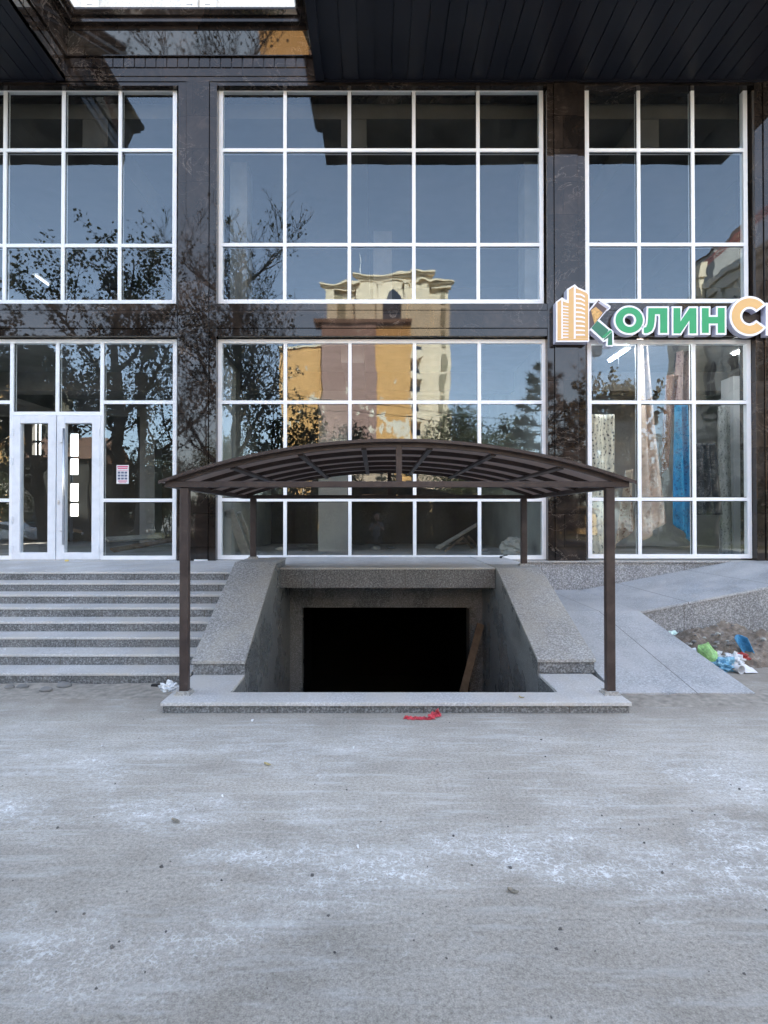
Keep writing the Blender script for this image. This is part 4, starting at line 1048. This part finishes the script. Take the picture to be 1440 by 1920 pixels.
for i, (px, D, s) in enumerate(((400, 40, 2.2), (690, 36, 1.8), (800, 38, 1.9), (1000, 40, 2.2), (1290, 36, 2.2), (1400, 40, 2.4), (60, 40, 2.6))):
    bush('hedge_bush', ('low dark bush mirrored behind the left marble pier', 'low dark bush mirrored beneath the canopy apex', 'low dark bush mirrored beneath the right canopy half', 'low dark bush mirrored near the right marble pier', 'low bush mirrored behind the blue carpet', 'low bush mirrored beside the pale shop column', 'low bush mirrored inside the double door glass')[i], (gx(px, D).x, 20 - D, s * .5), (s * 1.5, 1.4, s), 80 + i, 4500, .15, M['leaf_dark' if i < 4 else 'leaf_bush'], gaps=-.1)

# hedge of dense dark shrubs along the far side of the yard
for i, (a_, c_, lab) in enumerate(((-9.5, -3.2, 'long dark hedge mirrored low in the left half of the centre window'), (-3.0, 3.0, 'long dark hedge mirrored low in the middle of the centre window'), (3.2, 9.5, 'long dark hedge mirrored low behind the right marble pier'))):
    r = random.Random(200 + i); V, F = [], []
    t = thing('hedge', lab, 'hedge', ((a_ + c_) / 2, -12, 0))
    for _ in range(12000):
        x_ = r.uniform(a_, c_); h_ = 2.7 + .7 * mnoise.noise(Vector((x_ * .9, i, 0))); z_ = h_ * r.random() ** .7; y_ = -12 + r.uniform(-.8, .8) * (1 - .3 * z_ / h_)
        leaf_add(V, F, Vector((x_, y_, z_)), .15 * r.uniform(.6, 1.4), r, 1)
    m = MB(); m.v, m.f, m.mi = V, F, [0] * len(F); m.build('leaves', M['leaf_dark'], t)
    m = MB(); m.grid(lambda u, v: (a_ + (c_ - a_) * u, -12 + .5 * math.cos(PI * v), 2.1 * math.sin(PI * v) * (1 + .15 * math.sin(9 * u))), 20, 8); m.build('opaque_core', M['bark'], t)  # solid dark mound added inside the leaves to block the bright horizon
rt = [o for o in bpy.data.objects if o.name.startswith('round_tree') and o.parent is None]
for i, (px, D, s_) in enumerate(((-150, 62, 1.1), (20, 66, 1.0), (130, 60, .9), (300, 64, 1.05), (420, 68, 1.1), (520, 60, .8), (1075, 64, .85), (1200, 66, .95), (1290, 60, .8), (1400, 62, .9))):
    c = copy_thing(rt[i % 2], gp(px, D), (0, 0, i * 1.3), (s_, s_, s_ * .9), 'round green tree of the distant row mirrored low behind the street')
    c['group'] = 'distant row of street trees'
# sunlit apartment tower --------------------------------------------------
M['t_cream'] = simple('tower_cream', (.82, .69, .50, 1), .85, .12, .5)
M['t_dark'] = simple('tower_relief', (.34, .29, .19, 1), .85, .15, 1)
M['t_glass'] = simple('tower_window', (.02, .03, .05, 1), .08, .1, 1)
M['t_roof'] = simple('tower_roof', (.20, .11, .07, 1), .8, .2, 1)
def peel(name, col):
    g = NT(name); x, y, z = g.sep()
    a = g.noise(.55, 6, .62, vec=g.map((1, 1, .7))); st_ = g.noise(6, 3, .6, vec=g.map((3, 3, .15)))
    low = g.n('ShaderNodeMapRange', {0: z, 1: 27.0, 2: 8.0, 3: -.07, 4: .08}).outputs[0]
    k = g.ramp(g.math('ADD', a, low), [(.60, 0.0), (.615, 1.0)])
    c = g.mix(1.0, col, g.ramp(st_, [(.3, (.9, .9, .9, 1)), (.7, (1.05, 1.05, 1.05, 1))]), 'MULTIPLY')
    return g.bsdf(g.mix(k, c, (.78, .70, .56, 1)), .9)
M['t_orange'] = peel('peeling_orange_render', (.72, .40, .145, 1)); M['t_mauve'] = peel('peeling_mauve_render', (.36, .225, .185, 1))
TD = 85.0
def tx(px): return (px - CX) / FPX * TD
def tz(py, D=TD): return EYE + (972 - py) / FPX * D
ap = thing('apartment_tower', 'sunlit cream orange and mauve apartment tower mirrored in the centre windows', 'building', (2, 20 - TD, 0))
FY = 20 - TD
b = MB()
hs = [(tx(722), tx(748), 0, tz(562))]
b.box(tx(665), tx(806), FY - 14, FY, 0, tz(527)); b.build('wall', M['t_cream'], ap)
b = MB(); b.box(tx(622), tx(665) - .01, FY - 15, FY - 1.2, 0, tz(535)); b.box(tx(806) + .01, tx(844), FY - 15, FY - .7, 0, tz(535)); b.build('wall', M['t_cream'], ap)
b = MB(); b.box(tx(614), tx(632), FY - 15, FY - .2, 0, tz(536)); b.build('corner_wall', M['t_cream'], ap)
b = MB(); b.box(tx(632) + .01, tx(646), FY - 1.19, FY - 1.0, 8, tz(545)); b.build('relief_strip', M['t_dark'], ap)
def ledge(p0, p1, py, yf):
    b = MB(); x0, x1, z = tx(p0), tx(p1), tz(py)
    b.box(x0 - .2, x1 + .2, yf - .4, yf + .25, z - .9, z - .5); b.box(x0 - .45, x1 + .45, yf - .5, yf + .55, z - .5, z - .22); b.box(x0 - .7, x1 + .7, yf - .6, yf + .9, z - .22, z); b.build('roof_ledge', M['t_cream'], ap)
ledge(667, 804, 516, FY); ledge(614, 660, 530, FY - .4); ledge(812, 846, 528, FY - .3)
b = MB(); zb, za = tz(612), tz(541); xm = (tx(718) + tx(751)) / 2
b.prism([(tx(718), FY + .05, zb - 4), (tx(751), FY + .05, zb - 4), (tx(751), FY + .05, tz(566)), (xm, FY + .05, za), (tx(718), FY + .05, tz(566))], (0, -.04, 0)); b.build('window', M['t_glass'], ap)
b = MB()
for p in (706, 752): b.box(tx(p), tx(p + 9), FY + .011, FY + .45, 8, tz(534)); b.box(tx(p) - .2, tx(p + 9) + .2, FY + .011, FY + .6, tz(534), tz(530))
b.build('pilaster', M['t_cream'], ap)
b = MB(); z = 4
while z < tz(552):
    b.box(tx(828), tx(836), FY - .69, FY - .55, z, z + 2.6); z += 3.2
b.build('relief_strip', M['t_dark'], ap)
# lower painted wing standing in front
WY = FY + 3.0; f2 = lambda px: (px - CX) / FPX * (TD - 3)
zt = tz(606, TD - 3)
b = MB(); b.box(f2(604), f2(705), WY - 2.9, WY, 0, zt); b.build('mauve_wall', M['t_mauve'], ap)
b = MB(); b.box(f2(705) + .01, f2(770), WY - 2.9, WY - .3, 0, zt - .3); b.build('orange_wall', M['t_orange'], ap)
b = MB(); b.box(f2(524), f2(603), WY - 9, WY - .8, 0, tz(645, TD - 3)); b.build('orange_wall', M['t_orange'], ap)
b = MB(); b.box(f2(522), f2(603), WY - 9.2, WY - .5, tz(645, TD - 3), tz(641, TD - 3)); b.build('roof_ledge', M['t_cream'], ap)
b = MB(); b.box(f2(590), f2(772), WY - 2.8, WY + .4, zt + .01, zt + .5); b.build('wing_roof', M['t_roof'], ap)
z = 3.0
while z < 27:
    b = MB(); x0, x1 = f2(771), f2(792)
    b.box(x0, x1, WY - 2.9, WY - .5, z, z + .18); b.box(x0, x1, WY - .6, WY - .5, z + .18, z + 1.1); bb = b.build('balcony', M['t_cream'], ap)
    b = MB(); b.box(x0 + .2, x1 - .2, WY - 2.86, WY - 2.8, z + .2, z + 2.3); b.build('window', M['t_glass'], bb); z += 3.05
b = MB(); b.tube([(tx(672), FY - 1, tz(516)), (tx(670), FY - 1, tz(470))], .06, 6); b.build('antenna', M['upvc'], ap)

# grey ornate building on the right, its street side receding --------------
M['o_stone'] = simple('ornate_stone', (.66, .63, .56, 1), .8, .12, .6)
ob = thing('ornate_building', 'grey ornate building with pointed arch windows mirrored in the carpet shop window', 'building', (38, -30, 0))
OX = 32.8; zt = 24.0
b = MB(); b.box(OX, OX + 14, -46, -14, 0, zt); b.build('wall', M['o_stone'], ob)
b = MB(); b.box(OX - .5, OX + 14.2, -46.4, -13.6, zt, zt + .5); b.box(OX - .25, OX + 14.1, -46.2, -13.8, zt - .9, zt - .01); b.box(OX - .2, OX - .001, -46, -14, 12.2, 12.6); b.build('cornice', M['o_stone'], ob)
y = -44.0; k = 0
while y < -15:
    for z0 in (2.0, 7.3, 13.2, 18.4):
        b = MB(); h = 3.6
        b.prism([(OX - .03, y - .65, z0), (OX - .03, y + .65, z0), (OX - .03, y + .65, z0 + h * .72), (OX - .03, y + .4, z0 + h * .9), (OX - .03, y, z0 + h), (OX - .03, y - .4, z0 + h * .9), (OX - .03, y - .65, z0 + h * .72)], (.025, 0, 0)); w_ = b.build('window', M['t_glass'], ob)
        b = MB(); b.box(OX - .06, OX - .031, y - .04, y + .04, z0, z0 + h * .95); b.box(OX - .06, OX - .032, y - .65, y + .65, z0 + h * .4, z0 + h * .4 + .3); b.build('frame', M['o_stone'], w_)
    b = MB(); b.box(OX - .3, OX - .002, y + 1.5, y + 2.1, 0, zt - .92); b.build('pilaster', M['o_stone'], ob)
    y += 3.6
b = MB(); b.box(OX - .9, OX - .31, -38.2, -37.4, 13, zt + 1.2); b.prism([(OX - 1.1, -38.4, zt + 1.2), (OX - .2, -38.4, zt + 1.2), (OX - .35, -38.3, zt + 2.6), (OX - .95, -38.3, zt + 2.6)], (0, 1.2, 0)); b.build('turret', M['t_cream'], ob)
gt = thing('grey_tower', 'plain grey tower mirrored behind the crane boom in the upper right window', 'building', tuple(gp(1382, 105)))
x0, x1 = (1343 - CX) / FPX * 105, (1400 - CX) / FPX * 105; y0 = 20 - 105; zt = tz(462, 105)
M['g_conc'] = simple('grey_tower_wall', (.36, .35, .33, 1), .85, .2, .4)
b = MB(); b.box(x0, x1, y0 - 9, y0, 0, zt); b.build('wall', M['g_conc'], gt); b = MB(); b.prism([(x0 - .4, y0 + .3, zt), (x1 + .4, y0 + .3, zt), (x1 + .4, y0 + .3, zt + 5), (x0 + 3, y0 + .3, zt + 1.4)], (0, -9.6, 0)); b.build('roof', M['t_roof'], gt)
b = MB()
for i in range(12): b.box(x0 + 1.2, x0 + 2.4, y0 + .002, y0 + .05, 4 + 3.4 * i, 5.8 + 3.4 * i); b.box(x1 - 2.4, x1 - 1.2, y0 + .002, y0 + .05, 4 + 3.4 * i, 5.8 + 3.4 * i)
b.build('windows_column', M['t_glass'], gt)
# tower crane boom
M['crane'] = simple('crane_red', (.22, .045, .035, 1), .5, .2, 2)
a, c = mir(1306, 517, 90), mir(1470, 372, 90)
cr = thing('tower_crane', 'dark red lattice crane boom mirrored in the upper right window', 'crane', (c.x, c.y, 0))
b = MB(); d = (c - a).normalized(); up = Vector((-d.z, 0, d.x)) * 1.3; n = 22
for o_ in (Vector((0, .55, 0)), Vector((0, -.55, 0)), up): b.tube([a + o_ * .6, c + o_ * .6], .11, 5)
for i in range(n):
    p, q = a.lerp(c, i / n), a.lerp(c, (i + .5) / n); e = a.lerp(c, (i + 1) / n)
    for s in (.33, -.33): b.tube([p + Vector((0, s, 0)), q + up * .6], .05, 4); b.tube([q + up * .6, e + Vector((0, s, 0))], .05, 4)
b.build('boom', M['crane'], cr)
b = MB()
for sx_, sy_ in ((-.8, -.8), (.8, -.8), (.8, .8), (-.8, .8)): b.tube([(c.x + sx_, c.y + sy_, 0), (c.x + sx_, c.y + sy_, c.z + 3)], .12, 5)
for i in range(26): z = i * (c.z + 3) / 26; b.tube([(c.x - .8, c.y - .8, z), (c.x + .8, c.y - .8, z + 2)], .06, 4); b.tube([(c.x + .8, c.y + .8, z), (c.x - .8, c.y + .8, z + 2)], .06, 4)
b.build('mast', M['crane'], cr)

# orange block and low houses further left ----------------------------------
o1 = thing('orange_house', 'sunlit orange block mirrored at the far left of the shop front', 'building', tuple(gp(-40, 76)))
ox = lambda px, D: (px - CX) / FPX * D
b = MB(); hs = [(ox(p, 76), ox(p + 14, 76), z, z + 1.7) for p in (-120, -80, -40, 0) for z in (3, 6.2, 9.4, 12.6, 15.8)]
holes(b, 'xz', ox(-170, 76), ox(48, 76), 0, tz(700, 76), -56.4, -56, hs); b.build('wall', M['t_orange'], o1)
b = MB(); b.box(ox(-170, 76), ox(48, 76), -68, -56.42, 0, tz(700, 76)); b.build('core', M['t_dark'], o1)
b = MB(); b.box(ox(-172, 76), ox(50, 76), -68.2, -55.6, tz(700, 76) + .01, tz(695, 76)); b.build('roof', M['t_roof'], o1)
def house(px0, px1, D, zw, zr, label, wm, rm, roof='gable', dep=7):
    x0, x1, y = ox(px0, D), ox(px1, D), 20 - D
    t = thing('low_house', label, 'house', ((x0 + x1) / 2, y, 0)); b = MB()
    n = max(2, int((x1 - x0) / 3)); hs = [(x0 + (i + .3) * (x1 - x0) / n, x0 + (i + .62) * (x1 - x0) / n, .9, 2.2) for i in range(n)]
    holes(b, 'xz', x0, x1, 0, zw, y - .2, y, hs); b.box(x0, x1, y - dep, y - .6, 0, zw - .05); b.build('wall', M[wm], t)
    b = MB(); b.prism([(x0 - .4, y + .5, zw), (x0 - .4, y - dep / 2, zr), (x0 - .4, y - dep - .4, zw)], (x1 - x0 + .8, 0, 0)); b.build('roof', M[rm], t)
    b = MB()
    for h in hs: b.box(h[0], h[1], y - .16, y - .12, h[2], h[3])
    b.build('window_glass', M['t_glass'], t)
    return t
M['tan_roof'] = simple('tan_corrugated_roof', (.50, .37, .25, 1), .8, .15, 5); M['pinkw'] = simple('pinkish_wall', (.45, .27, .20, 1), .85, .12, 2)
M['golden'] = simple('golden_wall', (.62, .40, .17, 1), .85, .12, 2)
house(48, 170, 46, 6.2, 8.4, 'brown gabled house mirrored through the double door', 'dark_wall', 't_roof')
house(640, 735, 64, 4.6, 6.6, 'pink walled low house mirrored under the canopy apex', 'pinkw', 'tan_roof')
house(790, 905, 62, 4.6, 6.6, 'low house with tan corrugated roof mirrored under the right half of the canopy', 'golden', 'tan_roof')
house(1028, 1112, 60, 2.4, 2.9, 'sunlit golden garage mirrored on the right marble pier', 'golden', 'tan_roof')
house(1380, 1520, 58, 1.6, 2.0, 'low white and orange wall block mirrored at the foot of the right window', 'pinkw', 'plaster')
# utility pole and wires
pl = thing('utility_pole', 'dark utility pole mirrored right of the double door', 'pole', gp(263, 24))
p = gp(263, 24); b = MB(); b.tube([(p[0], p[1], 0), (p[0], p[1], tz(720, 24))], [.19, .16], 12); b.build('lower_pole', M['conc'], pl)
b = MB(); b.tube([(p[0], p[1], tz(720, 24)), (p[0], p[1], tz(560, 24))], .055, 8); b.box(p[0] - .2, p[0] + .2, p[1] - .17, p[1] + .17, tz(722, 24), tz(700, 24)); b.build('upper_pole', M['brown'], pl)
for i, (z, D, x1) in enumerate(((7.6, 24, 40), (7.1, 24, 42), (6.0, 46, 40), (6.8, 46, 42), (7.6, 46, 44))):
    x0 = p[0] if D == 24 else -30; b = MB(); y = 20 - D; q = []
    for k in range(25):
        t_ = k / 24; q.append((x0 + (x1 - x0) * t_, y - 18 * t_ * (D == 24), z - 1.2 * math.sin(PI * t_)))
    b.tube(q, .014, 4); o = solo(b, 'overhead_wire', M['black_gap'], ('upper wire running from the utility pole across the mirrored sky', 'lower wire running from the utility pole across the mirrored sky', 'lowest of the three wires mirrored in front of the orange wall', 'middle of the three wires mirrored in front of the orange wall', 'highest of the three wires mirrored in front of the orange wall')[i], 'wire', 'overhead wires')
# street, verge
M['asphalt'] = simple('asphalt', (.10, .10, .098, 1), .9, .2, 3); M['verge'] = simple('grass_verge', (.10, .095, .045, 1), .95, .4, 2)
b = MB(); b.box(-120, 120, -24, -15, -.02, .004); tag(b.build('road', M['asphalt']), kind='structure')
b = MB(); b.box(-120, 120, -14.9, -10, -.02, .006); b.box(-120, 120, -44, -24.1, -.02, .006); tag(b.build('grass_verge', M['verge']), kind='structure')
# parked cars
def car(px, D, label, col, rot=0.0):
    p = gp(px, D); t = thing('parked_car', label, 'car', p, 'cars parked across the road')
    prof = [(-2.1, .35), (-2.12, .75), (-1.9, .92), (-1.15, 1.0), (-.55, 1.42), (.75, 1.45), (1.35, 1.02), (2.0, .92), (2.12, .7), (2.1, .35)]
    b = MB(); L = []
    for s, yy in ((.86, -.88), (1, -.6), (1, .6), (.86, .88)):
        L.append([(p[0] + x * (1 if s == 1 else .985), p[1] + yy, .0 + (z if z < .9 else .9 + (z - .9) * s)) for x, z in prof])
    n = len(prof); v = [q for l in L for q in l]
    f = [(k * n + i, k * n + (i + 1) % n, (k + 1) * n + (i + 1) % n, (k + 1) * n + i) for k in range(3) for i in range(n)] + [tuple(range(n)), tuple(range(3 * n, 4 * n))[::-1]]
    b.add(v, f); m = simple('car_paint', col, .25, .05, 1); b.build('body', m, t, bevel=.03)
    b = MB()
    for s in (-1, 1): b.prism([(p[0] - 1.0, p[1] + s * .885, 1.0), (p[0] - .55, p[1] + s * .865, 1.33), (p[0] + .7, p[1] + s * .865, 1.35), (p[0] + 1.2, p[1] + s * .885, 1.02)], (0, s * .01, 0))
    b.build('side_glass', M['t_glass'], t)
    for x in (-1.35, 1.35):
        for s in (-1, 1):
            b = MB(); b.tube([(p[0] + x, p[1] + s * .72, .33), (p[0] + x, p[1] + s * .93, .33)], .33, 18); w = b.build('wheel', M['black_gap'], t)
            b = MB(); b.tube([(p[0] + x, p[1] + s * .93, .33), (p[0] + x, p[1] + s * .945, .33)], .2, 14); b.build('rim', M['steel'], w)
    for s in (-1, 1):
        b = MB(); b.box(p[0] + 2.05, p[0] + 2.125, p[1] + s * .55 - .15, p[1] + s * .55 + .15, .62, .76); b.build('headlight', M['upvc'], t)
car(10, 36, 'white car mirrored left of the double door', (.75, .75, .75, 1)); car(88, 38, 'dark green car mirrored in the left door leaf', (.03, .06, .045, 1)); car(930, 38, 'dark car mirrored behind the rear right canopy post', (.03, .03, .035, 1))

# people -----------------------------------------------------------------
M['skin'] = simple('skin', (.42, .25, .18, 1), .5, .1, 20); M['hair'] = simple('dark_hair', (.015, .012, .01, 1), .5, .3, 60)
M['shirt'] = simple('pale_shirt', (.20, .205, .22, 1), .85, .12, 12); M['trousers'] = simple('dark_trousers', (.03, .032, .04, 1), .85, .2, 12); M['dress'] = simple('teal_dress', (.03, .085, .095, 1), .85, .25, 10); M['dark_plastic'] = simple('phone_black', (.01, .01, .012, 1), .3)
def skin_mesh(pts, edges, rads, root=0, sub=2):
    me = bpy.data.meshes.new('s'); me.from_pydata([tuple(p) for p in pts], edges, []); o = bpy.data.objects.new('s', me); C.objects.link(o)
    o.modifiers.new('skin', 'SKIN'); sv = me.skin_vertices[0].data
    for i, r in enumerate(rads): sv[i].radius = (r, r) if not isinstance(r, tuple) else r; sv[i].use_root = (i == root)
    m = o.modifiers.new('sub', 'SUBSURF'); m.levels = m.render_levels = sub
    dg = bpy.context.evaluated_depsgraph_get(); ev = o.evaluated_get(dg); m2 = bpy.data.meshes.new_from_object(ev)
    V = [tuple(v.co) for v in m2.vertices]; F = [tuple(p.vertices) for p in m2.polygons]
    bpy.data.objects.remove(o); return V, F
def person(loc, yaw, label, arms, h=1.0, dress=None):
    """standing figure facing +Y before yaw; arms = (left elbow, left wrist, right elbow, right wrist)"""
    R3 = Matrix.Rotation(yaw, 3, 'Z'); L = Vector(loc)
    T = lambda p: L + R3 @ (Vector(p) * h)
    le, lw, re, rw = arms
    J = [(0, 0, .95), (0, .01, 1.12), (0, .02, 1.30), (0, 0, 1.46), (0, .015, 1.54), (.17, 0, 1.42), le, lw, (-.17, 0, 1.42), re, rw,
         (.10, 0, .90), (.11, .02, .50), (.11, -.02, .09), (.11, .13, .04), (-.10, 0, .90), (-.11, .02, .50), (-.11, -.02, .09), (-.11, .13, .04)]
    E = [(0, 1), (1, 2), (2, 3), (3, 4), (2, 5), (5, 6), (6, 7), (2, 8), (8, 9), (9, 10), (0, 11), (11, 12), (12, 13), (13, 14), (0, 15), (15, 16), (16, 17), (17, 18)]
    r = [.14, .125, .135, .06, .055, .06, .045, .028, .06, .045, .028, .085, .058, .042, .035, .085, .058, .042, .035]
    t = thing('person', label, 'person', tuple(L))
    V, F = skin_mesh([T(p) for p in J], E, [q * h for q in r]); b = MB(); b.add(V, F)
    hc_ = T((0, .02, 1.65)); b.ball(hc_, (.078 * h, .095 * h, .115 * h), 1, .04, 18, 14)
    b.tube([T((0, .11, 1.66)), T((0, .135, 1.63)), T((0, .11, 1.615))], [.008 * h, .016 * h, .01 * h], 6)
    for s in (-1, 1): b.ball(T((s * .08, .01, 1.645)), (.012 * h, .02 * h, .032 * h), 2, .1, 8, 6)
    for (el, wr) in ((le, lw), (re, rw)):
        d = (Vector(wr) - Vector(el)).normalized(); sd = d.cross(Vector((0, 0, 1))).normalized(); up = sd.cross(d)
        pc = Vector(wr) + d * .05; b.ball(T(pc), (.04 * h, .045 * h, .035 * h), 3, .1, 10, 8)
        for k, ln in enumerate((.062, .074, .070, .055)):
            o_ = sd * (.033 - .022 * k); q0 = Vector(wr) + d * .075 + o_; b.tube([T(q0), T(q0 + d * ln * .5 + up * .008), T(q0 + d * ln * .85 + up * .035)], [.0095 * h, .009 * h, .007 * h], 6)
        q0 = Vector(wr) + d * .03 + sd * .035; b.tube([T(q0), T(q0 + sd * .03 + d * .03 + up * .01), T(q0 + sd * .035 + d * .06 + up * .025)], [.011 * h, .010 * h, .008 * h], 6)
    b.build('body', M['skin'], t, smooth=True)
    hb = MB(); hb.ball(T((0, -.015, 1.675)), (.092 * h, .105 * h, .112 * h), 4, .06, 18, 12)
    hb.v = [q for q in hb.v]
    if dress: hb.ball(T((0, -.06, 1.56)), (.10 * h, .06 * h, .14 * h), 5, .08, 14, 10)
    fr = R3 @ Vector((0, 1, 0))
    vv = []
    for q in hb.v:
        q = Vector(q); dq = q - hc_
        if dq.dot(fr) > .055 * h and dq.z < .06 * h: q = q - fr * (dq.dot(fr) - .05 * h)
        vv.append(tuple(q))
    hb.v = vv; hb.build('hair', M['hair'], t, smooth=True)
    def cloth(idx, edges, rr, mat, name):
        V, F = skin_mesh([T(J[i]) if not isinstance(i, tuple) else T(i) for i in idx], edges, [q * h for q in rr]); b = MB(); b.add(V, F); b.build(name, M[mat], t, smooth=True)
    mid = lambda a, c, k=.6: tuple(Vector(a).lerp(Vector(c), k))
    if dress:
        cloth([(0, 0, .45), 0, 1, 2, 5, mid((.17, 0, 1.42), le, .4), 8, mid((-.17, 0, 1.42), re, .4)], [(0, 1), (1, 2), (2, 3), (3, 4), (4, 5), (3, 6), (6, 7)], [.24, .17, .14, .15, .075, .06, .075, .06], 'dress', 'dress')
    else:
        cloth([0, 1, 2, 5, mid((.17, 0, 1.42), le), 8, mid((-.17, 0, 1.42), re), (0, 0, .84)], [(7, 0), (0, 1), (1, 2), (2, 3), (3, 4), (2, 5), (5, 6)], [.16, .14, .152, .078, .065, .078, .065, .16], 'shirt', 'shirt')
        cloth([0, 11, 12, 13, 15, 16, 17], [(0, 1), (1, 2), (2, 3), (0, 4), (4, 5), (5, 6)], [.15, .10, .075, .062, .10, .075, .062], 'trousers', 'trousers')
    for s in (-1, 1):
        b = MB(); c_ = T((s * .11, .055, .04)); b.ball(c_, (.048 * h, .13 * h, .045 * h), 6, .05, 14, 10)
        b.v = [(q[0], q[1], max(q[2], L.z + .001)) for q in b.v]; b.build('shoe', M['dark_plastic'], t, smooth=True)
    return t
person((.06, -.42, 0), 0, 'person in a pale shirt holding up a phone, mirrored faintly below the canopy', ((.24, .12, 1.20), (.08, .36, 1.38), (-.24, .12, 1.20), (-.09, .36, 1.38)))
b = MB(); b.box(-.075, .075, -.035, -.026, 1.455, 1.53 - .0); b.box(-.07, .07, -.0352, -.0351, 1.46, 1.525); solo(b, 'phone', M['dark_plastic'], 'black phone held sideways by the mirrored person', 'phone', bevel=.002)
pp = gp(1165, 27)
person((pp[0], pp[1], .006), .5, 'dark haired person in a teal dress mirrored at the foot of the carpet shop window', ((.23, .02, 1.16), (.22, .14, .93), (-.23, .02, 1.16), (-.2, .12, .93)), .78, dress=True)

# ================================================================ ground, light, camera
b = MB(); gx0, gx1, gy1 = PX0 + .03, PX1 - .03, 16.0
holes(b, 'xy', -400, 400, -400, 400, -.3, 0.0, [(gx0, gx1, 4.86, gy1)])
tag(b.build('ground', M['ground']), kind='structure')

EL, AZ = math.radians(38), math.atan2(.30, 1)
sd = Vector((math.sin(AZ) * math.cos(EL), math.cos(AZ) * math.cos(EL), math.sin(EL)))
su = bpy.data.lights.new('sun', 'SUN'); su.energy = 4.9; su.angle = math.radians(.5); su.color = (1, .93, .82)
so = bpy.data.objects.new('sun', su); C.objects.link(so); so.rotation_euler = sd.to_track_quat('Z', 'Y').to_euler(); so.location = sd * 60
W = bpy.data.worlds.new('World'); bpy.context.scene.world = W; W.use_nodes = True
nt = W.node_tree; nt.nodes.clear()
sk = nt.nodes.new('ShaderNodeTexSky'); sk.sky_type = 'NISHITA'; sk.sun_disc = False; sk.sun_elevation = EL; sk.sun_rotation = AZ; sk.dust_density = 1.4; sk.air_density = 1.0; sk.ozone_density = 1.0; sk.altitude = 450
bg = nt.nodes.new('ShaderNodeBackground'); bg.inputs[1].default_value = .15
wo = nt.nodes.new('ShaderNodeOutputWorld'); hs_ = nt.nodes.new('ShaderNodeHueSaturation'); hs_.inputs['Saturation'].default_value = .64; nt.links.new(sk.outputs[0], hs_.inputs['Color']); nt.links.new(hs_.outputs[0], bg.inputs[0]); nt.links.new(bg.outputs[0], wo.inputs[0])

cam = bpy.data.cameras.new('camera'); co = bpy.data.objects.new('camera', cam); C.objects.link(co)
co.location = (0, 0, EYE); co.rotation_euler = (PI / 2 + TH, 0, 0)
cam.sensor_fit = 'VERTICAL'; cam.sensor_height = 36; cam.sensor_width = 27; cam.lens = 36 * FPX / 1920
cam.shift_x = (720 - CX) / 1920; cam.clip_start = .02; cam.clip_end = 1500
sc = bpy.context.scene; sc.camera = co
sc.view_settings.view_transform = 'Standard'; sc.view_settings.look = 'None'; sc.view_settings.gamma = 1; sc.view_settings.exposure = 2.7
sc.cycles.max_bounces = 10; sc.cycles.glossy_bounces = 5; sc.cycles.transparent_max_bounces = 12; sc.cycles.transmission_bounces = 6; sc.cycles.diffuse_bounces = 5
sc.cycles.caustics_reflective = False; sc.cycles.caustics_refractive = False; sc.cycles.use_denoising = True; sc.cycles.sample_clamp_indirect = 6
